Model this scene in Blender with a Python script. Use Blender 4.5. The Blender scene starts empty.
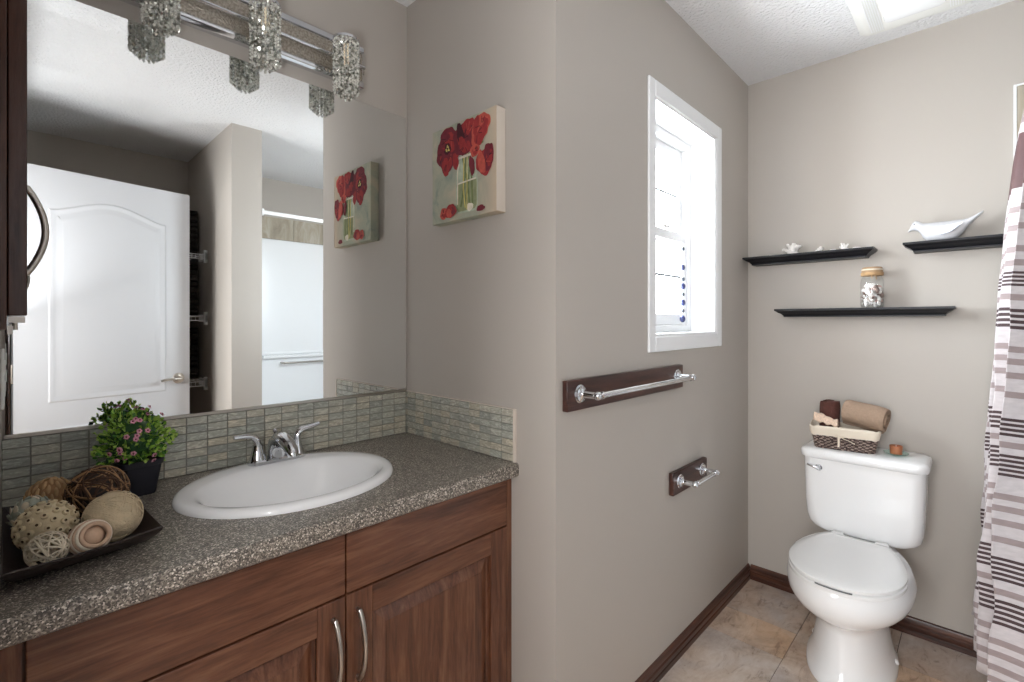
import bpy, math, random
from mathutils import Vector, Matrix
random.seed(7)
PI = math.pi
S = bpy.context.scene
COL = S.collection

# ------------------------------------------------------------------ camera
YAW = math.radians(44.0)
cam_d = bpy.data.cameras.new('camera')
cam = bpy.data.objects.new('camera', cam_d); COL.objects.link(cam)
cam.location = (0.0, 0.0, 1.267)
cam.rotation_euler = (math.radians(90), 0, YAW - math.radians(90))
cam_d.sensor_fit = 'HORIZONTAL'; cam_d.sensor_width = 36.0
cam_d.lens = 36.0 * 483.0 / 1024.0
cam_d.shift_y = -19.0 / 1024.0
cam_d.clip_start = 0.01
S.camera = cam

# ------------------------------------------------------------------ world, lamps, exposure
W = bpy.data.worlds.new('world'); S.world = W; W.use_nodes = True
bg = W.node_tree.nodes['Background']
# bright overcast sky above the horizon, sunlit snow below it
_t = W.node_tree; _tc = _t.nodes.new('ShaderNodeTexCoord'); _sx = _t.nodes.new('ShaderNodeSeparateXYZ'); _mr = _t.nodes.new('ShaderNodeMapRange')
_cr = _t.nodes.new('ShaderNodeMix'); _cr.data_type = 'RGBA'
_t.links.new(_tc.outputs['Generated'], _sx.inputs[0]); _t.links.new(_sx.outputs[2], _mr.inputs[0])
_mr.inputs[1].default_value = -0.06; _mr.inputs[2].default_value = 0.02; _t.links.new(_mr.outputs[0], _cr.inputs[0])
SNOW, SKY = 27.0, 34.0
_cr.inputs[6].default_value = (0.96 * SNOW, 0.98 * SNOW, 1.0 * SNOW, 1); _cr.inputs[7].default_value = (0.92 * SKY, 0.96 * SKY, 1.0 * SKY, 1)
_t.links.new(_cr.outputs[2], bg.inputs[0]); bg.inputs[1].default_value = 1.0

def area(name, loc, rot, sx, sy, power, col=(1, 1, 1), portal=False):
    l = bpy.data.lights.new(name, 'AREA'); l.shape = 'RECTANGLE'; l.size = sx; l.size_y = sy
    l.energy = power; l.color = col
    if portal: l.cycles.is_portal = True
    o = bpy.data.objects.new(name, l); COL.objects.link(o); o.location = loc; o.rotation_euler = rot
    return o
area('window_portal', (1.815, 1.02, 1.64), (math.radians(-90), 0, 0), 0.62, 0.95, 1, portal=True)   # lets the daylight be sampled through the window
area('bedroom_fill', (-1.62, 0.25, 1.45), (0, math.radians(-90), 0), 1.3, 1.5, 70, (0.95, 0.975, 1.0))  # added fill lamp in the adjoining room, which has no window
area('ceiling_bounce_fill', (-0.16, 0.17, 1.15), (math.radians(8), math.radians(180 - 25), 0), 0.26, 0.5, 17, (0.94, 0.97, 1.0))   # added fill lamp in the doorway, turned up at the ceiling
_l = bpy.data.lights.new('doorway_fill', 'POINT'); _l.energy = 9.5; _l.shadow_soft_size = 0.06; _l.color = (0.96, 0.98, 1.0)  # added point fill in the doorway, brightens the vanity front
_o = bpy.data.objects.new('doorway_fill', _l); COL.objects.link(_o); _o.location = (-0.08, 0.33, 1.22)
vs = S.view_settings
vs.view_transform = 'Standard'; vs.look = 'None'; vs.exposure = 0.26; vs.gamma = 1.0
vs.use_curve_mapping = False
try:
    S.cycles.max_bounces = 10; S.cycles.diffuse_bounces = 6; S.cycles.transparent_max_bounces = 24
    S.cycles.sample_clamp_indirect = 6.0
    S.cycles.use_denoising = True
except Exception: pass

# ------------------------------------------------------------------ materials
def srgb(r, g, b):
    f = lambda c: (c / 255 / 12.92) if c / 255 <= 0.04045 else ((c / 255 + 0.055) / 1.055) ** 2.4
    return (f(r), f(g), f(b), 1)
class NM:
    def __init__(s, name, col=(0.5, 0.5, 0.5, 1), rough=0.5, metal=0.0, spec=0.5):
        s.m = bpy.data.materials.new(name); s.m.use_nodes = True
        s.t = s.m.node_tree; s.b = s.t.nodes['Principled BSDF']
        s.b.inputs['Base Color'].default_value = col
        s.b.inputs['Roughness'].default_value = rough
        s.b.inputs['Metallic'].default_value = metal
        s.b.inputs['Specular IOR Level'].default_value = spec
    def n(s, typ, **kw):
        nd = s.t.nodes.new(typ)
        for k, v in kw.items():
            if k in nd.inputs: nd.inputs[k].default_value = v
            else: setattr(nd, k, v)
        return nd
    def l(s, a, b): s.t.links.new(a, b)
    def coord(s, scale=(1, 1, 1), rot=(0, 0, 0)):
        tc = s.n('ShaderNodeTexCoord'); mp = s.n('ShaderNodeMapping')
        mp.inputs['Scale'].default_value = scale; mp.inputs['Rotation'].default_value = rot
        s.l(tc.outputs['Object'], mp.inputs['Vector']); return mp.outputs[0]
    def noise(s, vec, scale, detail=3, rough=0.5, dist=0.0):
        nd = s.n('ShaderNodeTexNoise'); nd.inputs['Scale'].default_value = scale
        nd.inputs['Detail'].default_value = detail; nd.inputs['Roughness'].default_value = rough
        nd.inputs['Distortion'].default_value = dist
        s.l(vec, nd.inputs['Vector']); return nd.outputs['Fac']
    def ramp(s, fac, stops, interp='LINEAR'):
        nd = s.n('ShaderNodeValToRGB'); cr = nd.color_ramp; cr.interpolation = interp
        while len(cr.elements) < len(stops): cr.elements.new(0.5)
        for e, (p, c) in zip(cr.elements, stops): e.position = p; e.color = c
        s.l(fac, nd.inputs[0]); return nd.outputs[0]
    def mix(s, fac, a, b, mode='MIX'):
        nd = s.n('ShaderNodeMix', data_type='RGBA', blend_type=mode)
        for i, v in ((0, fac), (6, a), (7, b)):
            if hasattr(v, 'links'): s.l(v, nd.inputs[i])
            else: nd.inputs[i].default_value = v
        return nd.outputs[2]
    def bump(s, h, strength=0.2, dist=0.01):
        nd = s.n('ShaderNodeBump'); nd.inputs['Strength'].default_value = strength
        nd.inputs['Distance'].default_value = dist
        s.l(h, nd.inputs['Height']); s.l(nd.outputs[0], s.b.inputs['Normal'])
    def base(s, c): s.l(c, s.b.inputs['Base Color'])

M = {}
def plain(k, col, rough=0.5, metal=0.0, spec=0.5, nz=None, bump=None):
    a = NM(k, col, rough, metal, spec)
    if nz or bump:
        v = a.coord()
        if nz:
            f = a.noise(v, nz[0], 4)
            lo = tuple(c * (1 - nz[1]) for c in col[:3]) + (1,); hi = tuple(min(1, c * (1 + nz[1])) for c in col[:3]) + (1,)
            a.base(a.ramp(f, [(0.3, lo), (0.7, hi)]))
        if bump: a.bump(a.noise(v, bump[0], 3), bump[1], bump[2])
    M[k] = a.m; return a
PAINT = srgb(182, 175, 167)
plain('paint', PAINT, 0.62, nz=(1.5, 0.012), bump=(260, 0.06, 0.002))
plain('ceiling', srgb(229, 229, 230), 0.9, bump=(75, 1.0, 0.012))
plain('white_trim', srgb(240, 241, 242), 0.35, bump=(30, 0.02, 0.002))
plain('door_white', srgb(198, 199, 202), 0.4, bump=(60, 0.05, 0.002))
plain('acrylic', srgb(246, 247, 248), 0.15)
plain('porcelain', srgb(246, 246, 246), 0.07, spec=0.6)
plain('seat_plastic', srgb(236, 236, 235), 0.16)
plain('chrome', srgb(222, 224, 228), 0.07, 1.0)
plain('nickel', srgb(186, 180, 172), 0.28, 1.0)
plain('brass_dull', srgb(178, 150, 110), 0.35, 1.0)
plain('mirror', (0.93, 0.945, 0.94, 1), 0.0, 1.0)
plain('mottled_metal', srgb(176, 168, 156), 0.32, 0.85, nz=(160, 0.35), bump=(150, 0.8, 0.006))
plain('crystal_facet', srgb(236, 236, 228), 0.22, 0.35)
plain('grout', srgb(132, 130, 122), 0.85)
plain('black_shelf', srgb(14, 15, 22), 0.4, spec=0.3, nz=(30, 0.1))
plain('pot', srgb(26, 26, 36), 0.55)
plain('tray', srgb(42, 32, 29), 0.42, nz=(14, 0.25))
plain('soil', srgb(40, 30, 22), 0.95)
plain('white_ceramic', srgb(206, 206, 209), 0.12, nz=(40, 0.03))
plain('eye_dark', srgb(60, 62, 75), 0.3)
plain('glaze_blue', srgb(150, 158, 176), 0.3)
plain('shell', srgb(244, 240, 236), 0.55, nz=(60, 0.1), bump=(120, 0.3, 0.003))
plain('shell_pink', srgb(206, 176, 168), 0.5, nz=(60, 0.15), bump=(120, 0.3, 0.003))
plain('shell_dark', srgb(128, 108, 100), 0.5, nz=(60, 0.2))
plain('jute', srgb(166, 138, 106), 0.9, bump=(160, 0.5, 0.004))
plain('cream_cloth', srgb(226, 214, 196), 0.9, bump=(300, 0.25, 0.003))
plain('lace', srgb(216, 190, 168), 0.92, nz=(180, 0.18), bump=(220, 0.5, 0.004))
plain('brown_towel', srgb(86, 50, 42), 0.97, nz=(120, 0.15), bump=(260, 0.7, 0.006))
plain('beige_towel', srgb(158, 134, 114), 0.97, nz=(120, 0.08), bump=(260, 0.6, 0.006))
plain('dark_towel', srgb(46, 38, 34), 0.97, nz=(40, 0.4), bump=(220, 0.6, 0.006))
plain('candle', srgb(172, 108, 74), 0.4, nz=(40, 0.15))
plain('candle_wax', srgb(205, 140, 90), 0.5)
plain('twine', srgb(196, 178, 148), 0.9, nz=(90, 0.12), bump=(200, 0.5, 0.004))
plain('grape_brown', srgb(74, 52, 38), 0.85, nz=(60, 0.35))
plain('grape_tan', srgb(148, 112, 78), 0.85, nz=(60, 0.25))
plain('wicker_white', srgb(206, 194, 172), 0.8, nz=(60, 0.12))
plain('pod_cream', srgb(206, 190, 158), 0.85, nz=(50, 0.12), bump=(160, 0.4, 0.003))
plain('pod_hole', srgb(84, 64, 46), 0.9)
plain('chip_tan', srgb(184, 150, 110), 0.85, nz=(60, 0.2))
plain('sage', srgb(166, 170, 156), 0.85, nz=(60, 0.15))
plain('coil_rose', srgb(196, 164, 138), 0.6, nz=(60, 0.12))
plain('weave', srgb(62, 46, 42), 0.8, nz=(170, 0.6), bump=(200, 0.5, 0.003))
plain('weave_light', srgb(150, 132, 122), 0.8, nz=(120, 0.35))
plain('plastic_white', srgb(232, 232, 228), 0.4)
plain('wire_white', srgb(236, 236, 236), 0.35)
plain('kick', srgb(34, 24, 20), 0.7)
plain('slot_grey', srgb(96, 96, 98), 0.5)
plain('bead_blue', srgb(56, 62, 104), 0.2)
plain('bead_dark', srgb(52, 60, 70), 0.3)
plain('snow', srgb(245, 247, 250), 0.9)
plain('petal_pink', srgb(214, 150, 168), 0.7, nz=(200, 0.15))
plain('petal_core', srgb(120, 40, 60), 0.7)
for k, c in (('leaf_a', (70, 122, 44)), ('leaf_b', (134, 176, 62)), ('leaf_c', (42, 82, 40)), ('leaf_d', (172, 200, 92))):
    plain(k, srgb(*c), 0.5, nz=(120, 0.18))
for k, c in (('art_maroon', (112, 34, 46)), ('art_red', (152, 44, 46)), ('art_orange', (188, 82, 68)), ('art_dark', (66, 14, 26)),
             ('art_stem', (112, 124, 82)), ('art_glass', (176, 186, 164)), ('art_water', (144, 150, 112)), ('art_pale', (222, 214, 196)), ('art_yellow', (206, 190, 110))):
    plain(k, srgb(*c), 0.75, nz=(70, 0.16))

def glass(k, tint=(0.97, 0.99, 1, 1), f=1.45, rough=0.0, base=0.04):
    a = NM(k); t = a.t; t.nodes.remove(a.b)
    tr = a.n('ShaderNodeBsdfTransparent'); tr.inputs[0].default_value = tint
    gl = a.n('ShaderNodeBsdfGlossy'); gl.inputs['Roughness'].default_value = rough
    lw = a.n('ShaderNodeLayerWeight'); lw.inputs['Blend'].default_value = 0.5
    pw = a.n('ShaderNodeMath', operation='POWER'); pw.inputs[1].default_value = 5.0 if f < 1.7 else 2.5; a.l(lw.outputs['Facing'], pw.inputs[0])
    ad = a.n('ShaderNodeMath', operation='MULTIPLY_ADD'); ad.inputs[1].default_value = 0.8; ad.inputs[2].default_value = base; a.l(pw.outputs[0], ad.inputs[0])
    mx = a.n('ShaderNodeMixShader'); a.l(ad.outputs[0], mx.inputs[0]); a.l(tr.outputs[0], mx.inputs[1]); a.l(gl.outputs[0], mx.inputs[2])
    a.l(mx.outputs[0], t.nodes['Material Output'].inputs[0]); M[k] = a.m
glass('glass'); glass('jar_glass', (0.985, 0.99, 0.99, 1), 1.5, 0.02, 0.02)
glass('dish_glass', (0.75, 0.90, 0.86, 1), 1.5, 0.02, 0.12)
glass('crystal', (0.93, 0.95, 0.94, 1), 1.9, 0.03, 0.28)

def bulb_mat():
    a = NM('bulb_glow', srgb(250, 235, 210), 0.3)
    a.b.inputs['Emission Color'].default_value = (1, 0.83, 0.62, 1); a.b.inputs['Emission Strength'].default_value = 0.25; M['bulb'] = a.m
bulb_mat()

def wood(k, dark, mid, lite, scale, rough=0.24, fine=1.0):
    a = NM(k, mid, rough); v = a.coord(scale)
    f = a.noise(v, 3.0, 6, 0.62, 0.6); g = a.noise(v, 14.0 * fine, 5, 0.7, 0.2)
    c = a.ramp(f, [(0.28, dark), (0.5, mid), (0.74, lite)])
    d = a.ramp(g, [(0.36, (0.55, 0.52, 0.5, 1)), (0.56, (1, 1, 1, 1))])
    a.base(a.mix(0.5, c, d, 'MULTIPLY')); a.bump(g, 0.12, 0.003); M[k] = a.m
cd, cm, cl = srgb(74, 45, 33), srgb(106, 67, 48), srgb(136, 93, 68)
wood('cherry_v', cd, cm, cl, (15, 15, 1.2)); wood('cherry_h', cd, cm, cl, (1.2, 15, 15))
wood('dark_v', srgb(40, 24, 20), srgb(66, 42, 34), srgb(84, 54, 42), (9, 9, 0.8))
wood('trim_y', srgb(34, 17, 12), srgb(72, 40, 28), srgb(106, 66, 48), (12, 0.9, 12), 0.28)
wood('trim_x', srgb(34, 17, 12), srgb(72, 40, 28), srgb(106, 66, 48), (0.9, 12, 12), 0.28)
wood('board_x', srgb(30, 16, 13), srgb(70, 40, 32), srgb(104, 70, 56), (0.8, 9, 9), 0.3, 1.6)

def counter_mat():
    a = NM('granite_laminate', rough=0.3); v = a.coord()
    vo = a.n('ShaderNodeTexVoronoi'); vo.inputs['Scale'].default_value = 420; a.l(v, vo.inputs['Vector'])
    sep = a.n('ShaderNodeSeparateColor'); a.l(vo.outputs['Color'], sep.inputs[0])
    c = a.ramp(sep.outputs[0], [(0.0, srgb(84, 78, 71)), (0.32, srgb(118, 110, 101)), (0.58, srgb(148, 139, 128)), (0.8, srgb(186, 176, 164)), (0.93, srgb(232, 223, 211))], 'CONSTANT')
    n = a.noise(v, 25, 3); d = a.ramp(n, [(0.3, (0.8, 0.8, 0.8, 1)), (0.7, (1, 1, 1, 1))])
    a.base(a.mix(1.0, c, d, 'MULTIPLY')); M['counter'] = a.m
counter_mat()
def tile_mat():
    a = NM('glass_tile', rough=0.14, spec=0.7); v = a.coord((1, 1, 1))
    g = a.n('ShaderNodeNewGeometry')
    c = a.ramp(g.outputs['Random Per Island'], [(0.0, srgb(160, 162, 154)), (0.35, srgb(174, 175, 165)), (0.7, srgb(184, 181, 168)), (1.0, srgb(190, 182, 164))])
    vv = a.coord((16, 16, 48)); n = a.noise(vv, 2.2, 4, 0.6, 1.5)
    d = a.ramp(n, [(0.36, (0.82, 0.83, 0.82, 1)), (0.52, (0.97, 0.97, 0.96, 1)), (0.62, (1.3, 1.3, 1.28, 1))])
    a.base(a.mix(1.0, c, d, 'MULTIPLY')); a.bump(n, 0.4, 0.005); M['tile'] = a.m
tile_mat()
def floor_mat():
    a = NM('slate_vinyl', rough=0.36); v = a.coord()
    g = a.n('ShaderNodeNewGeometry')
    c = a.ramp(g.outputs['Random Per Island'], [(0.0, srgb(232, 208, 184)), (0.18, srgb(204, 196, 190)), (0.36, srgb(222, 194, 166)), (0.52, srgb(188, 180, 178)), (0.7, srgb(228, 214, 202)), (0.88, srgb(206, 176, 148))], 'CONSTANT')
    n = a.noise(v, 5, 8, 0.68, 1.2); n2 = a.noise(a.coord((1, 2.4, 1), (0, 0, 0.6)), 9, 7, 0.7, 1.6)
    d = a.ramp(n, [(0.3, srgb(186, 172, 162)), (0.48, srgb(236, 226, 216)), (0.64, (1, 1, 1, 1))])
    e = a.ramp(n2, [(0.34, srgb(146, 124, 106)), (0.43, srgb(236, 228, 220)), (0.6, (1, 1, 1, 1))])
    c2 = a.ramp(a.noise(v, 2.6, 3, 0.5, 0.8), [(0.36, srgb(196, 190, 188)), (0.5, srgb(218, 202, 186)), (0.64, srgb(216, 186, 156))]); c = a.mix(0.5, c, c2)
    y = a.mix(0.7, c, d, 'MULTIPLY'); a.base(a.mix(0.6, y, e, 'MULTIPLY'))
    a.bump(n2, 0.15, 0.004); M['floor'] = a.m
floor_mat()
plain('seam', srgb(84, 72, 62), 0.8)
def stone_tile():
    a = NM('shower_stone', rough=0.2); v = a.coord((3, 3, 1)); n = a.noise(v, 4, 7, 0.65, 1.0)
    a.base(a.ramp(n, [(0.3, srgb(150, 142, 128)), (0.5, srgb(176, 166, 148)), (0.7, srgb(196, 190, 178))])); M['stone'] = a.m
stone_tile()
def cloth(k, c):
    a = NM(k, c, 0.6); v = a.coord((1, 1, 2.5)); n = a.noise(v, 40, 4)
    a.base(a.ramp(n, [(0.3, tuple(x * 0.86 for x in c[:3]) + (1,)), (0.7, c)])); a.bump(a.noise(a.coord((1, 1, 3)), 16, 4), 0.25, 0.006)
    a.b.inputs['Sheen Weight'].default_value = 0.2; M[k] = a.m
cloth('cur_white', srgb(204, 196, 197)); cloth('cur_mauve', srgb(156, 140, 139)); cloth('cur_dark', srgb(66, 44, 46)); cloth('cur_brown', srgb(92, 60, 60))
def canvas_mat():
    a = NM('painted_canvas', rough=0.8); v = a.coord()
    n = a.noise(v, 12, 5, 0.6, 0.8)
    c = a.ramp(n, [(0.3, srgb(134, 146, 136)), (0.5, srgb(166, 168, 150)), (0.7, srgb(188, 178, 156))])
    tc = a.n('ShaderNodeTexCoord'); sp = a.n('ShaderNodeSeparateXYZ'); a.l(tc.outputs['Object'], sp.inputs[0])
    mr = a.n('ShaderNodeMapRange'); mr.inputs[1].default_value = -0.06; mr.inputs[2].default_value = -0.15; a.l(sp.outputs[1], mr.inputs[0])
    a.base(a.mix(mr.outputs[0], c, srgb(196, 178, 156))); a.bump(a.noise(v, 500, 2), 0.2, 0.002); M['canvas'] = a.m
canvas_mat()
plain('canvas_edge_light', srgb(214, 204, 192), 0.8)

# ------------------------------------------------------------------ mesh builder
class MB:
    def __init__(s): s.v = []; s.f = []; s.mi = []; s.cur = 0; s.sm = []
    def add(s, vs, fs, mi=None, M4=None):
        o = len(s.v)
        for p in vs:
            p = Vector(p)
            s.v.append(M4 @ p if M4 else p)
        for f in fs:
            s.f.append([i + o for i in f]); s.mi.append(s.cur if mi is None else mi)
        return s
    def box(s, x0, x1, y0, y1, z0, z1, mi=None, M4=None):
        vs = [(x, y, z) for x in (x0, x1) for y in (y0, y1) for z in (z0, z1)]
        return s.add(vs, [(0, 1, 3, 2), (4, 6, 7, 5), (0, 4, 5, 1), (2, 3, 7, 6), (0, 2, 6, 4), (1, 5, 7, 3)], mi, M4)
    def loft(s, rings, cap0=True, cap1=True, mi=None, M4=None, closed=True):
        n = len(rings[0]); vs = [p for r in rings for p in r]; fs = []
        for i in range(len(rings) - 1):
            for j in range(n if closed else n - 1):
                k = (j + 1) % n
                fs.append((i * n + j, i * n + k, (i + 1) * n + k, (i + 1) * n + j))
        if cap0: fs.append(tuple(range(n))[::-1])
        if cap1: fs.append(tuple(range((len(rings) - 1) * n, len(rings) * n)))
        return s.add(vs, fs, mi, M4)
    def tube(s, pts, r, n=10, mi=None, cap=True, M4=None, closed=False, flat=1.0):
        pts = [Vector(p) for p in pts]; L = len(pts)
        rs = r if isinstance(r, (list, tuple)) else [r] * L
        rings = []; up = None
        for i, p in enumerate(pts):
            if closed: t = pts[(i + 1) % L] - pts[i - 1]
            else: t = pts[min(i + 1, L - 1)] - pts[max(i - 1, 0)]
            t.normalize()
            if up is None:
                up = Vector((0, 0, 1)) if abs(t.z) < 0.9 else Vector((1, 0, 0))
            a = t.cross(up)
            if a.length < 1e-6: a = t.cross(Vector((0, 1, 0)))
            a.normalize(); b = a.cross(t).normalized(); up = b
            rings.append([p + (a * math.cos(2 * PI * j / n) + b * math.sin(2 * PI * j / n) * flat) * rs[i] for j in range(n)])
        if closed: rings.append(rings[0]); cap = False
        return s.loft(rings, cap, cap, mi, M4)
    def cyl(s, p0, p1, r, n=20, mi=None, r1=None): return s.tube([p0, p1], [r, r if r1 is None else r1], n, mi)
    def lathe(s, prof, c=(0, 0, 0), n=32, mi=None, sx=1.0, sy=1.0, cap0=True, cap1=True, M4=None, off=None):
        rings = []
        for i, (r, z) in enumerate(prof):
            oy = off[i] if off else 0
            rings.append([(c[0] + r * sx * math.cos(2 * PI * j / n), c[1] + oy + r * sy * math.sin(2 * PI * j / n), c[2] + z) for j in range(n)])
        return s.loft(rings, cap0, cap1, mi, M4)
    def ball(s, c, r, n=12, m=8, mi=None, sc=(1, 1, 1), M4=None):
        rings = [[(c[0] + max(math.sin(PI * i / m), 1e-3) * r * sc[0] * math.cos(2 * PI * j / n), c[1] + max(math.sin(PI * i / m), 1e-3) * r * sc[1] * math.sin(2 * PI * j / n), c[2] - r * sc[2] * math.cos(PI * i / m)) for j in range(n)] for i in range(m + 1)]
        return s.loft(rings, True, True, mi, M4)
    def prism(s, poly, axis, a, b, mi=None):   # poly of 2D points extruded along axis from a to b
        def P(p, t):
            if axis == 0: return (t, p[0], p[1])
            if axis == 1: return (p[0], t, p[1])
            return (p[0], p[1], t)
        return s.loft([[P(p, a) for p in poly], [P(p, b) for p in poly]], mi=mi)
    def build(s, name, mats, parent=None, loc=None, smooth=35, bevel=0, seg=2, fix=True):
        me = bpy.data.meshes.new(name); me.from_pydata([tuple(v) for v in s.v], [], s.f)
        if isinstance(mats, str): mats = [mats]
        for m in mats: me.materials.append(M[m])
        for p, i in zip(me.polygons, s.mi): p.material_index = i
        if fix:
            import bmesh
            b = bmesh.new(); b.from_mesh(me); bmesh.ops.recalc_face_normals(b, faces=b.faces); b.to_mesh(me); b.free()
        if smooth:
            me.polygons.foreach_set('use_smooth', [True] * len(me.polygons))
            me.set_sharp_from_angle(angle=math.radians(smooth))
        me.update()
        o = bpy.data.objects.new(name, me); COL.objects.link(o)
        if parent: o.parent = parent
        if loc: o.location = loc
        if bevel:
            md = o.modifiers.new('bevel', 'BEVEL'); md.width = bevel; md.segments = seg; md.limit_method = 'ANGLE'; md.angle_limit = math.radians(40)
        return o
def thing(name, label, cat, loc=(0, 0, 0), rz=0, group=None):
    o = bpy.data.objects.new(name, None); COL.objects.link(o); o.location = loc; o.rotation_euler = (0, 0, rz)
    o.empty_display_size = 0.05
    return tag(o, label, cat, group)
def tag(o, label, cat, group=None):
    o['label'] = label; o['category'] = cat
    if group: o['group'] = group
    return o
def struct(o, label=None, cat=None):
    o['kind'] = 'structure'
    if label: o['label'] = label
    if cat: o['category'] = cat
    return o
def sroot(name, label, cat):
    o = bpy.data.objects.new(name, None); COL.objects.link(o); return struct(o, label, cat)
def rrect(hx, hy, r, n=6, cx=0, cy=0):
    pts = []
    for k, (sx, sy) in enumerate(((1, 1), (-1, 1), (-1, -1), (1, -1))):
        for i in range(n + 1):
            a = PI / 2 * k + PI / 2 * i / n
            pts.append((cx + sx * (hx - r) + r * math.cos(a), cy + sy * (hy - r) + r * math.sin(a)))
    return pts

# room numbers
XL, XP, XT = -0.016, 1.023, 2.541      # left wall, picture wall, toilet wall
YM, YW, YB = 1.532, 0.823, -1.12       # mirror wall, window wall, back wall
H = 2.44
CT = 0.857                             # counter top

# ------------------------------------------------------------------ floor / ceiling / walls
b = MB(); b.box(-1.8, 2.7, -1.3, 1.7, -0.06, -0.003, mi=1)
tx = -1.8; rnd = random.Random(3); row = 0
ys = []; y = -1.3
while y < 1.7: ys.append(y); y += 0.305
for y in ys:
    x = -1.8 - rnd.random() * 0.3
    while x < 2.7:
        w = rnd.choice((0.305, 0.305, 0.455, 0.2))
        a_, c_ = max(x + 0.0012, -1.8), min(x + w - 0.0012, 2.7)
        if c_ > a_: b.box(a_, c_, y + 0.0012, min(y + 0.3038, 1.7), -0.01, 0.0, mi=0)
        x += w
struct(b.build('floor', ['floor', 'seam'], smooth=0), 'stone-look vinyl tile floor in mottled grey and brown', 'floor')
b = MB(); b.box(-1.8, 2.7, -1.3, 1.7, H, H + 0.08)
struct(b.build('ceiling', 'ceiling', smooth=0), 'white textured ceiling', 'ceiling')
b = MB(); b.box(-1.8, XP + 0.1, YM, YM + 0.12, 0, H)
struct(b.build('wall_mirror', 'paint', smooth=0), 'taupe wall behind the vanity mirror', 'wall')
b = MB(); b.box(XP, XP + 0.1, YW + 0.15, YM, 0, H)
b.box(XP, 1.566, YW, YW + 0.15, 0, H); b.box(2.112, XT, YW, YW + 0.15, 0, H)
b.box(1.566, 2.112, YW, YW + 0.15, 0, 1.215); b.box(1.566, 2.112, YW, YW + 0.15, 2.062, H)
struct(b.build('wall_window', 'paint', smooth=0), 'taupe wall that turns the corner by the picture and holds the window', 'wall')
b = MB(); b.box(XT, XT + 0.12, YB - 0.12, YW + 0.15, 0, H)
struct(b.build('wall_toilet', 'paint', smooth=0), 'taupe wall behind the toilet', 'wall')
b = MB(); b.box(-1.8, XT, YB - 0.12, YB, 0, H)
struct(b.build('wall_back', 'paint', smooth=0), 'taupe wall behind the bathtub', 'wall')
b = MB(); b.box(0.898, 1.066, YB, -0.11, 0, H)
struct(b.build('wall_partition', 'paint', smooth=0), 'taupe partition wall between linen closet and bathtub', 'wall')
b = MB(); b.box(XL - 0.12, XL, YB, -0.225, 0, H); b.box(XL - 0.12, XL, 0.545, YM, 0, H); b.box(XL - 0.12, XL, -0.225, 0.545, 2.06, H)
struct(b.build('wall_left', 'paint', smooth=0), 'taupe wall at the left end of the vanity', 'wall')
b = MB(); b.box(-1.8, -1.7, YB, YM, 0, H)
struct(b.build('wall_bedroom', 'paint', smooth=0), 'far wall of the adjoining room', 'wall')

def base_prof(t):   # (distance from wall, z)
    return [(0, 0), (0.014, 0), (0.014, 0.018), (0.011, 0.022), (0.013, 0.030), (0.013, 0.040), (0.009, 0.045), (0.010, 0.054), (0.006, 0.066), (0.0, 0.070)]
b = MB(); b.prism([(YW - d, z) for d, z in base_prof(0)], 0, XP + 0.0, XT)
struct(b.build('baseboard_window', 'trim_x'), 'dark stained wooden baseboard under the window wall', 'baseboard')
b = MB(); b.prism([(XT - d, z) for d, z in base_prof(0)], 1, -0.10, YW - 0.013)
struct(b.build('baseboard_toilet', 'trim_y'), 'dark stained wooden baseboard behind the toilet', 'baseboard')
b = MB()
for y0, y1 in ((-0.285, -0.225), (0.545, 0.60)): b.box(XL, XL + 0.008, y0, y1, 0, 2.115)
b.box(XL, XL + 0.008, -0.225, 0.545, 2.06, 2.115)
b.box(XL - 0.12, XL, -0.225, -0.213, 0, 2.06); b.box(XL - 0.12, XL, 0.533, 0.545, 0, 2.06)
struct(b.build('trim_1', 'dark_v'), 'dark wooden casing around the doorway', 'door trim')

# ------------------------------------------------------------------ window
win = sroot('window_1', 'white framed window set deep in the wall', 'window')
x0, x1, z0, z1 = 1.566, 2.112, 1.215, 2.062
yo = YW + 0.118
def frame(b, x0, x1, z0, z1, w, y0, y1, wt=None, wb=None):
    wt = w if wt is None else wt; wb = w if wb is None else wb
    b.box(x0, x0 + w, y0, y1, z0, z1); b.box(x1 - w, x1, y0, y1, z0, z1)
    b.box(x0 + w, x1 - w, y0, y1, z1 - wt, z1); b.box(x0 + w, x1 - w, y0, y1, z0, z0 + wb)
b = MB(); frame(b, 1.523, 2.175, 1.161, 2.119, 0.045, YW - 0.010, YW, 0.057, 0.054)
b.box(2.112, 2.131, YW - 0.010, YW, 1.2145, 2.0625)
b.build('window_casing', 'white_trim', win, bevel=0.004)
b = MB(); frame(b, x0 - 0.0, x1, z0, z1, 0.010, YW - 0.006, yo)
b.build('window_jamb', 'white_trim', win)
b = MB(); frame(b, x0 + 0.010, x1 - 0.010, z0 + 0.010, z1 - 0.010, 0.030, yo - 0.02, yo + 0.05)
b.build('window_frame', 'white_trim', win, bevel=0.003)
zm = 1.628
for nm, a0, a1, dy in (('upper_sash', zm - 0.024, z1 - 0.04, 0.022), ('lower_sash', z0 + 0.04, zm + 0.024, 0.0)):
    b = MB(); frame(b, x0 + 0.040, x1 - 0.040, a0, a1, 0.026, yo - 0.012 + dy, yo + 0.012 + dy, 0.040, 0.046)
    o = b.build(nm, 'white_trim', win, bevel=0.003)
    b = MB(); b.box(x0 + 0.062, x1 - 0.062, yo - 0.002 + dy, yo + 0.002 + dy, a0 + 0.03, a1 - 0.03)
    b.build('window_pane', 'glass', o)
    b = MB(); zc = (a0 + a1) / 2 + 0.01; b.box(x0 + 0.06, x1 - 0.06, yo + 0.002 + dy, yo + 0.006 + dy, zc - 0.005, zc + 0.005)
    b.build('muntin', 'slot_grey', o)
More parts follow.
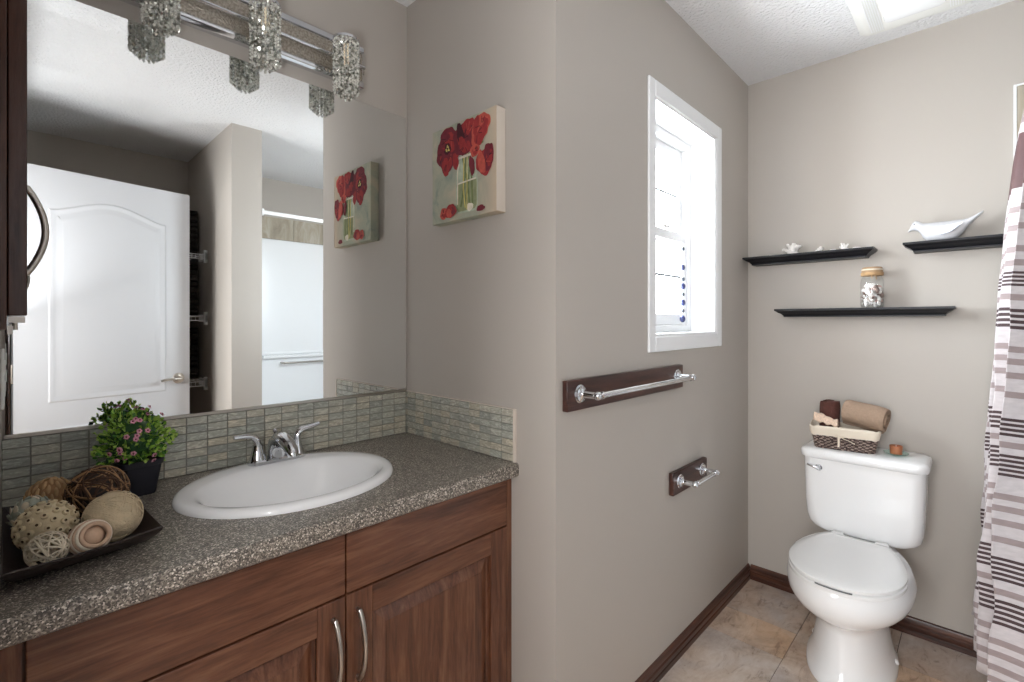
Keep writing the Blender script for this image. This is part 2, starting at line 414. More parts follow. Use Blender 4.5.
b = MB(); b.box(1.82, 1.88, yo - 0.03, yo - 0.012, zm + 0.0245, zm + 0.034); b.tube([(1.85, yo - 0.022, zm + 0.034), (1.85, yo - 0.024, zm + 0.042), (1.87, yo - 0.026, zm + 0.044)], 0.004, 8)
b.build('window_lock', 'plastic_white', win)
orn = thing('hanging_ornament', 'string of dark and blue beads hanging in the lower window pane', 'ornament', (1.996, yo - 0.030, 1.60))
b = MB(); b.cyl((0, 0, 0), (0, 0, -0.33), 0.0012, 6); b.tube([(0, 0, 0), (0, 0.010, 0.004), (0, 0.016, 0.0)], 0.0015, 6); b.build('cord', 'bead_dark', orn)
for i, (dz, r) in enumerate(((-0.02, 0.006), (-0.10, 0.009), (-0.15, 0.007), (-0.18, 0.010), (-0.215, 0.006), (-0.25, 0.010), (-0.285, 0.006), (-0.32, 0.010))):
    b = MB(); b.ball((0.002 * (-1) ** i, 0, dz), r * 1.2, 10, 8, sc=(1, 1, 1.25)); b.build('bead', ('bead_dark', 'bead_blue')[i % 2], orn)

# ------------------------------------------------------------------ mirror, backsplashes
mir = thing('vanity_mirror', 'large frameless wall mirror above the sink and tiled backsplash', 'mirror')
b = MB(); b.box(-0.010, 1.014, YM - 0.006, YM - 0.0005, 1.020, 2.022); b.build('mirror_glass', 'mirror', mir)
b = MB(); b.box(-0.012, 1.016, YM - 0.011, YM - 0.0005, 1.0125, 1.0195); b.build('mirror_channel', 'nickel', mir)
def splash(root, along, a0, a1, fixed, sgn, z0, z1, corner=None):
    """tiles set on a grout bed; along: 0 runs in X (faces -Y), 1 runs in Y (faces -X)"""
    g = MB(); t = MB()
    def bx(B, u0, u1, d0, d1, za, zb):
        if along == 0: B.box(u0, u1, fixed - d1, fixed - d0, za, zb)
        else: B.box(fixed - d1, fixed - d0, u0, u1, za, zb)
    bx(g, a0, a1, 0.0005, 0.0055, z0, z1)
    pw, ph, gp = 0.0492, (z1 - z0) / 7.0, 0.0028
    n = int((a1 - a0) / pw + 0.999)
    for i in range(n):
        u1 = a1 - i * pw if along == 0 else a0 + (i + 1) * pw
        u0 = u1 - pw
        ua, ub = max(u0 + gp / 2, a0), min(u1 - gp / 2, a1)
        if ub - ua < 0.004: continue
        for j in range(7):
            bx(t, ua, ub, 0.004, 0.0082 + 0.0006 * random.random(), z0 + j * ph + gp / 2, z0 + (j + 1) * ph - gp / 2)
    g.build('grout_bed', 'grout', root); t.build('tiles', 'tile', root, smooth=0, bevel=0.0006, seg=1)
sp1 = thing('tile_backsplash', 'long strip of grey green glass tile under the mirror', 'backsplash', group=None)
splash(sp1, 0, XL + 0.001, XP - 0.010, YM, 1, CT + 0.001, 1.011)
sp2 = thing('tile_backsplash', 'short strip of glass tile under the floral picture, ending in a pale edge', 'backsplash')
splash(sp2, 1, 0.975, YM - 0.001, XP, 1, CT + 0.001, 1.011)
b = MB(); b.box(XP - 0.010, XP - 0.0005, 0.969, 0.975, CT + 0.001, 1.013); b.box(XP - 0.010, XP - 0.0005, 0.975, YM - 0.01, 1.0112, 1.0135); b.build('edge_strip', 'canvas_edge_light', sp2)

# ------------------------------------------------------------------ vanity cabinet
FY = 0.985   # face of doors
van = thing('vanity_cabinet', 'dark cherry wooden vanity cabinet with raised panel doors under the sink counter', 'cabinet')
b = MB(); zt_ = CT - 0.0405
b.box(XL + 0.001, XL + 0.019, FY + 0.042, YM - 0.014, 0.10, zt_); b.box(XP - 0.019, XP - 0.001, FY + 0.042, YM - 0.014, 0.10, zt_)
b.box(XL + 0.001, XP - 0.001, YM - 0.014, YM - 0.002, 0.10, zt_); b.box(XL + 0.019, XP - 0.019, FY + 0.042, YM - 0.014, 0.10, 0.118)
for xa, xb in ((XL + 0.001, 0.034), (0.484, 0.522), (0.978, XP - 0.001)): b.box(xa, xb, FY + 0.021, FY + 0.042, 0.10, zt_)
for za, zb in ((0.10, 0.13), (0.655, 0.695), (CT - 0.075, zt_)):
    b.box(0.034, 0.484, FY + 0.0212, FY + 0.0418, za, zb); b.box(0.522, 0.978, FY + 0.0212, FY + 0.0418, za, zb)
b.build('cabinet_body', 'cherry_v', van)
b = MB(); b.box(XL + 0.001, XP - 0.001, FY + 0.08, YM - 0.01, 0.0, 0.10); b.build('toe_kick', 'kick', van)
for xa, xb in ((1.002, XP - 0.001), (XL + 0.001, 0.010)):
    b = MB(); b.box(xa, xb, FY + 0.004, FY + 0.021, 0.10, CT - 0.043); b.build('filler_strip', 'cherry_v', van)
def slab(xa, xb, za, zb):
    b = MB(); b.box(xa, xb, FY, FY + 0.020, za, zb); return b
for xa, xb in ((0.0135, 0.5015), (0.5045, 0.9985)):
    slab(xa, xb, 0.6775, CT - 0.043).build('drawer', 'cherry_h', van, bevel=0.0022)
def panel_door(xa, xb, za, zb, hx):
    b = MB(); w = 0.062
    b.box(xa, xa + w, FY, FY + 0.020, za, zb); b.box(xb - w, xb, FY, FY + 0.020, za, zb)
    b.box(xa + w, xb - w, FY, FY + 0.020, zb - w, zb, mi=1); b.box(xa + w, xb - w, FY, FY + 0.020, za, za + w, mi=1)
    d = b.build('door', ['cherry_v', 'cherry_h'], van, bevel=0.0018)
    x0, x1, z0, z1 = xa + w, xb - w, za + w, zb - w
    def R(i, y): return [(x0 + i, y, z0 + i), (x1 - i, y, z0 + i), (x1 - i, y, z1 - i), (x0 + i, y, z1 - i)]
    p = MB(); p.loft([R(-0.004, FY + 0.016), R(0.0, FY + 0.011), R(0.006, FY + 0.0125), R(0.008, FY + 0.0145), R(0.036, FY + 0.0035), R(0.037, FY + 0.002), R(0.04, FY + 0.002)], cap0=False)
    p.build('raised_panel', 'cherry_v', d, smooth=20)
    h = MB(); zc, L = 0.560, 0.074
    pts = [(hx, FY + 0.001, zc + L), (hx, FY - 0.012, zc + L)]
    n = 14
    pts = [(hx, FY + 0.001, zc + L - 0.001), (hx, FY - 0.010, zc + L)] + [(hx, FY - 0.014 - 0.022 * math.sin(PI * i / n), zc + L + 0.006 - (2 * L + 0.012) * i / n) for i in range(n + 1)] + [(hx, FY - 0.010, zc - L), (hx, FY + 0.001, zc - L + 0.001)]
    pts = [(hx, FY - 0.010 - 0.024 * math.sin(PI * i / n) ** 0.8, zc + L - 2 * L * i / n) for i in range(n + 1)]
    pts = [(hx, FY + 0.002, zc + L)] + pts + [(hx, FY + 0.002, zc - L)]
    rs = [0.0055] * 2 + [0.0048 + 0.0012 * abs(1 - 2 * i / n) for i in range(1, n)] + [0.0055] * 2
    h.tube(pts, rs, 12); h.build('handle', 'nickel', d)
panel_door(0.0135, 0.5015, 0.112, 0.6735, 0.474)
panel_door(0.5045, 0.9985, 0.112, 0.6735, 0.530)

# ------------------------------------------------------------------ countertop with sink cut-out
SX, SY, SA, SB = 0.503, 1.264, 0.258, 0.216
def countertop():
    import bmesh
    bm = bmesh.new()
    x0, x1, y0, y1 = XL + 0.0008, XP - 0.0008, 0.972, YM - 0.001
    zt, zb = CT, CT - 0.040
    N = 72
    ell = [bm.verts.new((SX + (SA - 0.02) * math.cos(2 * PI * k / N), SY + (SB - 0.02) * math.sin(2 * PI * k / N), zt)) for k in range(N)]
    rec = []
    for (xa, ya), (xb, yb) in (((x0, y0), (x1, y0)), ((x1, y0), (x1, y1)), ((x1, y1), (x0, y1)), ((x0, y1), (x0, y0))):
        for i in range(10): rec.append(bm.verts.new((xa + (xb - xa) * i / 10, ya + (yb - ya) * i / 10, zt)))
    es = [bm.edges.new((L[i], L[(i + 1) % len(L)])) for L in (ell, rec) for i in range(len(L))]
    bmesh.ops.triangle_fill(bm, use_beauty=True, use_dissolve=False, edges=es)
    for f in list(bm.faces):
        c = f.calc_center_median()
        if ((c.x - SX) / (SA - 0.02)) ** 2 + ((c.y - SY) / (SB - 0.02)) ** 2 < 0.97: bm.faces.remove(f)
    r = bmesh.ops.extrude_face_region(bm, geom=list(bm.faces))
    bmesh.ops.translate(bm, vec=(0, 0, zb - zt), verts=[v for v in r['geom'] if isinstance(v, bmesh.types.BMVert)])
    # rolled front edge
    prof = [(0.972, zb), (0.966, zb), (0.9605, zb + 0.004), (0.9595, zb + 0.012), (0.9595, zt - 0.012), (0.9615, zt - 0.004), (0.966, zt - 0.0006), (0.972, zt)]
    A = [bm.verts.new((x0, p[0], p[1])) for p in prof]; Bv = [bm.verts.new((x1, p[0], p[1])) for p in prof]
    for i in range(len(prof) - 1): bm.faces.new((A[i], Bv[i], Bv[i + 1], A[i + 1]))
    bm.faces.new(A); bm.faces.new(Bv)
    bmesh.ops.recalc_face_normals(bm, faces=bm.faces)
    me = bpy.data.meshes.new('countertop'); bm.to_mesh(me); bm.free(); me.materials.append(M['counter'])
    me.polygons.foreach_set('use_smooth', [True] * len(me.polygons)); me.set_sharp_from_angle(angle=math.radians(30))
    o = bpy.data.objects.new('countertop', me); COL.objects.link(o)
    return tag(o, 'speckled grey brown laminate countertop on the cherry vanity', 'countertop')
countertop()

# ------------------------------------------------------------------ sink
snk = thing('bathroom_sink', 'white oval drop-in sink set in the speckled countertop', 'sink', (SX, SY, CT))
prof = [(0.93, 0.0006), (1.0, 0.0008), (1.0, 0.006), (0.985, 0.013), (0.955, 0.0165), (0.90, 0.0165)]
b = MB(); rings = []
def er(a, bb, z, cy=0): return [(a * math.cos(2 * PI * j / 96), cy + bb * math.sin(2 * PI * j / 96), z) for j in range(96)]
for k, z in prof: rings.append(er(SA - (1 - k) * 0.25, SB - (1 - k) * 0.25, z))
rings += [er(0.226, 0.170, 0.016, -0.018), er(0.219, 0.162, 0.013, -0.019), er(0.211, 0.155, 0.006, -0.019), er(0.204, 0.149, -0.004, -0.020), er(0.194, 0.139, -0.025, -0.020), er(0.172, 0.120, -0.065, -0.018), er(0.138, 0.094, -0.100, -0.014), er(0.09, 0.062, -0.122, -0.010), er(0.04, 0.03, -0.131, -0.006), er(0.022, 0.022, -0.134, -0.004)]
b.loft(rings, cap0=False, cap1=True)
b.loft([er(0.226, 0.176, 0.0006, 0), er(0.222, 0.170, -0.02, -0.01), er(0.185, 0.135, -0.09, -0.014), er(0.10, 0.075, -0.138, -0.01)], cap0=False, cap1=True)
b.build('sink_bowl', 'porcelain', snk, smooth=60)
b = MB(); b.lathe([(0.021, -0.1345), (0.022, -0.131), (0.017, -0.1300), (0.015, -0.1335)], (0, -0.004, 0), 24); b.lathe([(0.012, -0.134), (0.012, -0.127), (0.004, -0.125)], (0, -0.004, 0), 20)
b.build('drain', 'chrome', snk)

# ------------------------------------------------------------------ faucet
FX, FYy, FZ = 0.527, 1.440, CT + 0.0163
fc = thing('faucet', 'chrome two handle faucet on the back rim of the sink', 'faucet', (FX, FYy, FZ))
b = MB(); b.loft([[(p[0], p[1], z) for p in rrect(w, d, d * 0.98, 8)] for z, w, d in ((0, 0.078, 0.025), (0.008, 0.078, 0.025), (0.012, 0.074, 0.021))])
b.build('base_plate', 'chrome', fc)
for s in (-1, 1):
    hb = MB(); cx = s * 0.053
    hb.lathe([(0.022, 0.008), (0.021, 0.016), (0.016, 0.030), (0.0135, 0.042), (0.013, 0.052)], (cx, 0, 0), 24)
    P = [(cx, 0, 0.050), (cx + s * 0.001, 0, 0.062), (cx + s * 0.007, -0.001, 0.073), (cx + s * 0.018, -0.003, 0.080), (cx + s * 0.034, -0.006, 0.0825), (cx + s * 0.052, -0.009, 0.0835 + 0.003 * (s > 0)), (cx + s * 0.063, -0.011, 0.084 + 0.006 * (s > 0))]
    hb.tube(P, [0.0132, 0.0125, 0.011, 0.0092, 0.0075, 0.0065, 0.0058], 14, flat=0.8)
    hb.build('faucet_handle', 'chrome', fc)
b = MB()
b.tube([(0, 0.004, 0.008), (0, 0.003, 0.030), (0, -0.004, 0.050), (0, -0.022, 0.063), (0, -0.046, 0.066), (0, -0.072, 0.060), (0, -0.098, 0.048), (0, -0.108, 0.038), (0, -0.110, 0.030)],
       [0.026, 0.0265, 0.0255, 0.0235, 0.0215, 0.019, 0.0165, 0.014, 0.012], 20)
b.build('spout', 'chrome', fc, smooth=60)
b = MB(); b.cyl((0, 0.020, 0.010), (0, 0.020, 0.078), 0.0028, 10); b.lathe([(0.004, 0.0), (0.0065, 0.003), (0.0065, 0.008), (0.003, 0.011)], (0, 0.020, 0.076), 14)
b.build('lift_rod', 'chrome', fc)

# ------------------------------------------------------------------ medicine cabinet on the left wall (seen edge on)
mc = thing('wall_cabinet', 'dark wooden cabinet on the wall at the left end of the mirror, seen edge on', 'cabinet')
b = MB(); b.box(XL + 0.0008, -0.0048, 0.952, 1.42, 1.256, 2.20); b.build('cabinet_frame', 'dark_v', mc, bevel=0.001)
b = MB(); b.box(-0.0042, 0.0150, 0.960, 1.40, 1.276, 2.18); d = b.build('door', 'dark_v', mc, bevel=0.0015)
def arch_handle(y, zc, L, out, r):
    h = MB(); n = 16
    pts = [(0.013, y, zc + L)] + [(0.015 + out * math.sin(PI * i / n) ** 0.9, y, zc + L - 2 * L * i / n) for i in range(n + 1)] + [(0.013, y, zc - L)]
    h.tube(pts, [r] * len(pts), 12); return h
arch_handle(0.992, 1.400, 0.062, 0.0195, 0.0044).build('handle', 'nickel', d)
b = MB(); b.box(-0.0035, 0.013, 0.962, 0.985, 1.266, 1.2745); b.cyl((0.003, 0.966, 1.2745), (0.003, 0.966, 1.256), 0.003, 10); b.box(-0.0045, 0.001, 0.962, 0.98, 1.250, 1.262)
b.build('hinge', 'nickel', mc)
op = thing('outlet_plate', 'white outlet plate on the wall below the dark wall cabinet', 'outlet')
b = MB(); b.box(XL + 0.0006, XL + 0.006, 1.33, 1.40, 1.10, 1.215); b.build('cover_plate', 'plastic_white', op, bevel=0.002)
for zc in (1.137, 1.178): b = MB(); b.box(XL + 0.005, XL + 0.0075, 1.349, 1.381, zc - 0.014, zc + 0.014); b.build('socket', 'plastic_white', op, bevel=0.001)

# ------------------------------------------------------------------ vanity light
PX = (0.253, 0.494, 0.735)
vl = thing('vanity_light', 'chrome bar light with three hanging crystal bead shades above the mirror', 'light', (0.494, YM, 2.12))
b = MB(); w = 0.338
prof = [(-0.0005, -0.056), (-0.010, -0.060), (-0.024, -0.058), (-0.028, -0.052), (-0.028, -0.040), (-0.022, -0.036), (-0.022, 0.058), (-0.028, 0.062), (-0.028, 0.074), (-0.024, 0.080), (-0.010, 0.082), (-0.0005, 0.078)]
b.prism(prof, 0, -w, w); pk = b.build('back_plate', 'chrome', vl)
b = MB(); b.box(-w + 0.004, w - 0.004, -0.0245, -0.0222, -0.034, 0.056); b.build('mottled_panel', 'mottled_metal', pk)  # mottled tone and bumps over the plate front
b = MB(); b.cyl((-w, -0.034, 0.008), (w, -0.034, 0.008), 0.006, 14); b.build('cross_bar', 'chrome', vl)
for s in (-1, 1): b = MB(); b.ball((s * (w + 0.004), -0.016, 0.0), 0.006, 12, 8); b.build('end_knob', 'nickel', vl)
def shade_parts(cx):
    a = MB(); cy = -0.093
    a.tube([(cx, -0.028, 0.012), (cx, -0.060, 0.014), (cx, -0.085, 0.018), (cx, cy, 0.034)], 0.006, 10)
    a.lathe([(0.016, 0.022), (0.018, 0.030), (0.012, 0.038)], (cx, cy, 0), 20)
    arm = a.build('lamp_arm', 'chrome', vl)
    c = MB(); c.lathe([(0.038, 0.032), (0.040, 0.033), (0.040, 0.040), (0.038, 0.041), (0.0365, 0.036)], (cx, cy, 0), 40, cap0=False, cap1=False)
    for k in range(4):
        t = k * PI / 2 + 0.4; c.cyl((cx + 0.012 * math.cos(t), cy + 0.012 * math.sin(t), 0.034), (cx + 0.042 * math.cos(t), cy + 0.042 * math.sin(t), 0.036), 0.0018, 6)
    ring = c.build('shade_ring', 'chrome', vl)
    g = MB(); rr = random.Random(int(cx * 1000))
    for R, n, L in ((0.0375, 22, 17), (0.027, 15, 18), (0.016, 8, 19)):
        for k in range(n):
            t = 2 * PI * k / n + R * 30
            for j in range(L):
                z = 0.028 - j * 0.0096
                rad = 0.0048
                if R < 0.02 and j < 6: continue
                m4 = Matrix.Translation((cx + R * math.cos(t), cy + R * math.sin(t), z)) @ Matrix.Rotation(rr.random() * PI, 4, 'Z') @ Matrix.Rotation(rr.random() * 0.5, 4, 'X')
                v6 = [(rad, 0, 0), (0, rad, 0), (-rad, 0, 0), (0, -rad, 0), (0, 0, rad * 1.15), (0, 0, -rad * 1.15)]
                g.add(v6, [(0, 1, 4), (1, 2, 4), (2, 3, 4), (3, 0, 4), (1, 0, 5), (2, 1, 5), (3, 2, 5), (0, 3, 5)], mi=0 if rr.random() < 0.5 else 1, M4=m4)
    o = g.build('crystal_shade', ['crystal', 'crystal_facet'], vl, smooth=0)
    l = MB(); l.lathe([(0.008, 0.030), (0.009, 0.0), (0.0095, -0.005), (0.011, -0.012), (0.009, -0.032), (0.003, -0.045)], (cx, cy, 0), 16, mi=0)
    l.build('bulb', 'bulb', vl)
for x in PX: shade_parts(x - 0.494)

# ------------------------------------------------------------------ canvas picture
pic = thing('canvas_picture', 'square canvas painting of red flowers in a glass bottle beside the mirror', 'picture', (XP - 0.0012, 1.169, 1.748))
b = MB(); hw = 0.1555
b.box(-0.037, 0, -hw, hw, -hw, hw); b.build('canvas', 'canvas', pic, bevel=0.002)
b = MB(); b.box(-0.0375, -0.001, -hw - 0.001, -hw - 0.0, -hw + 0.002, hw - 0.002); b.build('canvas_side', 'canvas_edge_light', pic)
art = MB(); layer = [0]
AM = ['art_maroon', 'art_red', 'art_orange', 'art_dark', 'art_stem', 'art_glass', 'art_water', 'art_pale', 'art_yellow']
AI = {k: i for i, k in enumerate(AM)}
def blob(u, v, ru, rv, mat, rot=0, n=36, jag=0.07, seed=0, streak=True):
    r_ = random.Random(seed + 11); x = None; ph = [r_.random() * 6.28 for _ in range(4)]
    def outline(sc, m, du=0.0, dv=0.0):
        layer[0] += 1; x = -0.0372 - layer[0] * 0.00003; pts = []
        for i in range(n):
            t = 2 * PI * i / n; k = sc * (1 + jag * (math.sin(3 * t + ph[0]) + 0.7 * math.sin(5 * t + ph[1]) + 0.4 * math.sin(9 * t + ph[2])))
            a_, b_ = ru * k * math.cos(t) + du, rv * k * math.sin(t) + dv
            uu = u + a_ * math.cos(rot) - b_ * math.sin(rot); vv = v + a_ * math.sin(rot) + b_ * math.cos(rot)
            pts.append((x, hw - min(max(uu, 0.005), 0.995) * 2 * hw, -hw + min(max(vv, 0.005), 0.995) * 2 * hw))
        art.add(pts, [list(range(n))], AI[m])
    outline(1.0, mat)
    if streak and ru > 0.06 and mat in ('art_maroon', 'art_red', 'art_orange'):
        alt = {'art_maroon': 'art_red', 'art_red': 'art_maroon', 'art_orange': 'art_red'}[mat]
        outline(0.62, alt, ru * 0.12, -rv * 0.10); outline(0.34, mat, -ru * 0.05, rv * 0.22)
        for q in range(3):
            a_ = ph[q] ; stroke([(u + 0.2 * ru * math.cos(a_), v + 0.2 * rv * math.sin(a_)), (u + 0.75 * ru * math.cos(a_), v + 0.75 * rv * math.sin(a_))], 0.0035, 'art_orange' if mat == 'art_red' else 'art_dark')
def poly(pts2, mat):
    layer[0] += 1; x = -0.0372 - layer[0] * 0.00004
    art.add([(x, hw - u * 2 * hw, -hw + v * 2 * hw) for u, v in pts2], [list(range(len(pts2)))], AI[mat])
def stroke(pts2, w, mat):
    for (u0, v0), (u1, v1) in zip(pts2, pts2[1:]):
        L = math.hypot(u1 - u0, v1 - v0) or 1; nx, ny = -(v1 - v0) / L * w, (u1 - u0) / L * w
        poly([(u0 + nx, v0 + ny), (u1 + nx, v1 + ny), (u1 - nx, v1 - ny), (u0 - nx, v0 - ny)], mat)
# bottle
poly([(0.46, 0.68), (0.66, 0.68), (0.655, 0.60), (0.70, 0.53), (0.73, 0.46), (0.735, 0.10), (0.70, 0.055), (0.43, 0.055), (0.40, 0.10), (0.405, 0.46), (0.43, 0.53), (0.465, 0.60)], 'art_glass')
poly([(0.42, 0.36), (0.72, 0.36), (0.72, 0.11), (0.69, 0.075), (0.44, 0.075), (0.415, 0.11)], 'art_water')
for a_, c_ in ((0.5, 0.62), (0.56, 0.48), (0.62, 0.54), (0.6, 0.66)): stroke([(a_, 0.64), ((a_ + c_) / 2 + 0.02, 0.36), (c_, 0.12)], 0.012, 'art_stem')
stroke([(0.53, 0.62), (0.52, 0.30), (0.55, 0.10)], 0.008, 'art_yellow'); stroke([(0.42, 0.36), (0.71, 0.37)], 0.008, 'art_pale'); stroke([(0.58, 0.64), (0.575, 0.08)], 0.006, 'art_yellow')
stroke([(0.45, 0.62), (0.67, 0.62)], 0.012, 'art_pale'); stroke([(0.455, 0.56), (0.43, 0.48), (0.43, 0.15)], 0.008, 'art_pale'); blob(0.62, 0.10, 0.05, 0.04, 'art_pale', seed=3)
stroke([(0.60, 0.66), (0.72, 0.68), (0.82, 0.70)], 0.010, 'art_stem')
# left flower
for k, (u, v, ru, rv, m, ro) in enumerate(((0.27, 0.86, 0.15, 0.12, 'art_maroon', 0.2), (0.19, 0.72, 0.11, 0.13, 'art_maroon', 0.3), (0.34, 0.72, 0.12, 0.14, 'art_red', -0.2), (0.26, 0.62, 0.11, 0.12, 'art_maroon', 0.0), (0.24, 0.58, 0.06, 0.10, 'art_red', 0.1), (0.40, 0.60, 0.045, 0.09, 'art_red', 0.2))):
    blob(u, v, ru, rv, m, ro, seed=k)
blob(0.27, 0.76, 0.055, 0.06, 'art_dark', seed=5); blob(0.27, 0.76, 0.028, 0.03, 'art_yellow', jag=0.3, seed=6); blob(0.27, 0.76, 0.012, 0.013, 'art_dark', seed=7)
# middle flower
for k, (u, v, ru, rv, m, ro) in enumerate(((0.50, 0.80, 0.13, 0.16, 'art_maroon', 0.1), (0.60, 0.84, 0.12, 0.15, 'art_red', -0.3), (0.55, 0.72, 0.12, 0.09, 'art_maroon', 0.0), (0.48, 0.86, 0.05, 0.12, 'art_dark', 0.3), (0.52, 0.74, 0.05, 0.1, 'art_red', 0.5))):
    blob(u, v, ru, rv, m, ro, seed=20 + k)
# right flowers
for k, (u, v, ru, rv, m, ro) in enumerate(((0.80, 0.86, 0.12, 0.12, 'art_orange', 0.5), (0.74, 0.80, 0.09, 0.14, 'art_orange', -0.3), (0.80, 0.78, 0.06, 0.12, 'art_red', -0.6), (0.72, 0.88, 0.04, 0.10, 'art_red', -0.2), (0.70, 0.64, 0.07, 0.06, 'art_orange', 0),
        (0.84, 0.50, 0.12, 0.13, 'art_red', 0.2), (0.90, 0.54, 0.07, 0.13, 'art_maroon', 0.0), (0.80, 0.50, 0.05, 0.12, 'art_orange', 0.25), (0.66, 0.50, 0.04, 0.10, 'art_maroon', 0.2),
        (0.22, 0.09, 0.07, 0.06, 'art_orange', 0), (0.33, 0.10, 0.09, 0.07, 'art_red', 0.2), (0.30, 0.08, 0.04, 0.05, 'art_orange', 0.4), (0.79, 0.06, 0.06, 0.03, 'art_maroon', 0))):
    blob(u, v, ru, rv, m, ro, seed=40 + k)
art.build('painted_flowers', AM, pic, smooth=0, fix=False)

# ------------------------------------------------------------------ towel bar and paper holder on wooden boards
def rail(name, label, cat, x0, x1, z0, z1, px0, px1, zb, out, r):
    t = thing(name, label, cat, ((x0 + x1) / 2, YW, (z0 + z1) / 2)); cx, cz = (x0 + x1) / 2, (z0 + z1) / 2
    b = MB(); b.box(x0 - cx, x1 - cx, -0.019, -0.0008, z0 - cz, z1 - cz); b.build('backing_board', 'board_x', t, bevel=0.003)
    for px in (px0, px1):
        m4 = Matrix.Translation((px - cx, -0.019, zb - cz)) @ Matrix.Rotation(PI / 2, 4, 'X')
        b = MB(); b.lathe([(0.026, 0.0), (0.026, 0.003), (0.022, 0.006), (0.022, 0.009), (0.016, 0.012), (0.0115, 0.015), (0.0095, 0.02), (0.0095, out - 0.019)], n=28, M4=m4)
        b.ball((px - cx, -out, zb - cz), 0.0122, 16, 10)
        b.build('post', 'chrome', t)
    b = MB(); b.cyl((px0 - cx, -out, zb - cz), (px1 - cx, -out, zb - cz), r, 20)
    for q in (px0 + 0.02, px1 - 0.02): b.cyl((q - cx - 0.005, -out, zb - cz), (q - cx + 0.005, -out, zb - cz), r + 0.0022, 20)
    b.build('bar', 'chrome', t)
rail('towel_bar', 'chrome towel bar on a long dark wooden board below the window', 'towel bar', 1.050, 1.766, 1.020, 1.106, 1.105, 1.712, 1.066, 0.080, 0.0085)
rail('paper_holder', 'short chrome toilet paper holder on a small dark wooden board', 'paper holder', 1.684, 1.990, 0.626, 0.710, 1.735, 1.935, 0.672, 0.078, 0.0085)

# ------------------------------------------------------------------ shelves on the toilet wall
def shelf(y0, y1, zt, label):
    yc, L, D, Hh = (y0 + y1) / 2, (y1 - y0) / 2, 0.114, 0.036
    b = MB(); rings = []
    for z, inset in ((0.0, 0.0), (-0.008, 0.0), (-0.0095, 0.004), (-0.013, 0.007), (-0.018, 0.014), (-0.023, 0.022), (-0.029, 0.027), (-0.031, 0.029), (-0.036, 0.029)):
        e = D - inset * 1.4
        rings.append([(-e, -(L - inset), z), (0, -(L - inset), z), (0, L - inset, z), (-e, L - inset, z)])
    b.loft(rings)
    o = b.build('wall_shelf', 'black_shelf', None, loc=(XT - 0.0008, yc, zt), smooth=25)
    return tag(o, label, 'shelf', 'floating black shelves above the toilet')
shelf(0.306, 0.812, 1.574, 'black floating shelf next to the window wall, holding small white shells')
shelf(0.062, 0.674, 1.326, 'lower black floating shelf, the one with the glass jar')
shelf(-0.330, 0.214, 1.578, 'black floating shelf that carries the white ceramic bird')
Z1, Z2, Z3 = 1.5742, 1.3262, 1.5782

# bird
bird = thing('bird_figurine', 'white glazed ceramic bird figurine on the right shelf', 'figurine', (2.485, 0.09, Z3))
sp = [(-0.104, 0.097, 0.003, 0.006), (-0.096, 0.090, 0.006, 0.011), (-0.078, 0.075, 0.010, 0.014), (-0.060, 0.060, 0.017, 0.017), (-0.045, 0.047, 0.028, 0.022), (-0.030, 0.040, 0.036, 0.026), (-0.010, 0.035, 0.040, 0.030), (0.015, 0.035, 0.0405, 0.033), (0.040, 0.036, 0.039, 0.033), (0.055, 0.040, 0.036, 0.030), (0.066, 0.047, 0.030, 0.025), (0.073, 0.058, 0.0235, 0.021), (0.081, 0.067, 0.020, 0.019), (0.090, 0.069, 0.0195, 0.018), (0.098, 0.066, 0.0155, 0.014), (0.105, 0.057, 0.0075, 0.007), (0.109, 0.051, 0.004, 0.004), (0.112, 0.045, 0.001, 0.001)]
b = MB(); b.loft([[(hx * math.cos(2 * PI * j / 24), y, max(0.0003, zc + hz * math.sin(2 * PI * j / 24))) for j in range(24)] for y, zc, hz, hx in sp])
b.build('body', 'white_ceramic', bird, smooth=70)
for s in (-1, 1):
    b = MB(); P = [(0.045, 0.040), (0.030, 0.052), (0.0, 0.056), (-0.025, 0.058), (-0.052, 0.066), (-0.040, 0.050), (-0.022, 0.032), (0.005, 0.020), (0.030, 0.022)]
    b.loft([[(s * 0.018, y, z) for y, z in P], [(s * (0.0342 if abs(y) < 0.04 else 0.021), y * 0.97, 0.042 + (z - 0.042) * 0.92) for y, z in P]])
    b.build('wing', 'white_ceramic', bird, smooth=60)
    b = MB(); b.tube([(s * 0.0362, 0.012, 0.0205), (s * 0.0362, -0.012, 0.027), (s * 0.0350, -0.026, 0.037), (s * 0.027, -0.040, 0.052)], 0.0013, 6); b.build('wing_line', 'glaze_blue', bird)
    b = MB(); b.ball((s * 0.0170, 0.092, 0.072), 0.0024, 8, 6); b.build('eye', 'eye_dark', bird)

# jar of shells
jar = thing('shell_jar', 'glass jar of seashells with a twine wrapped lid on the lower shelf', 'jar', (2.484, 0.318, Z2))
b = MB(); b.lathe([(0.034, 0.0), (0.039, 0.003), (0.040, 0.010), (0.040, 0.108), (0.038, 0.120), (0.032, 0.130), (0.032, 0.138), (0.0300, 0.138), (0.0300, 0.130), (0.036, 0.119), (0.038, 0.108), (0.0385, 0.008), (0.034, 0.004)], (0, 0, 0), 36)
b.build('jar_body', 'jar_glass', jar, smooth=50)
b = MB(); b.lathe([(0.033, 0.132), (0.035, 0.133), (0.036, 0.150), (0.035, 0.164), (0.031, 0.168), (0.010, 0.169)], (0, 0, 0), 32); lo = b.build('lid', 'jute', jar)
b = MB(); b.tube([(0.0345 * math.cos(2 * PI * k / 28), 0.0345 * math.sin(2 * PI * k / 28), 0.157) for k in range(28)], 0.0034, 8, closed=True); b.build('lid_band', 'cream_cloth', lo)
b = MB()
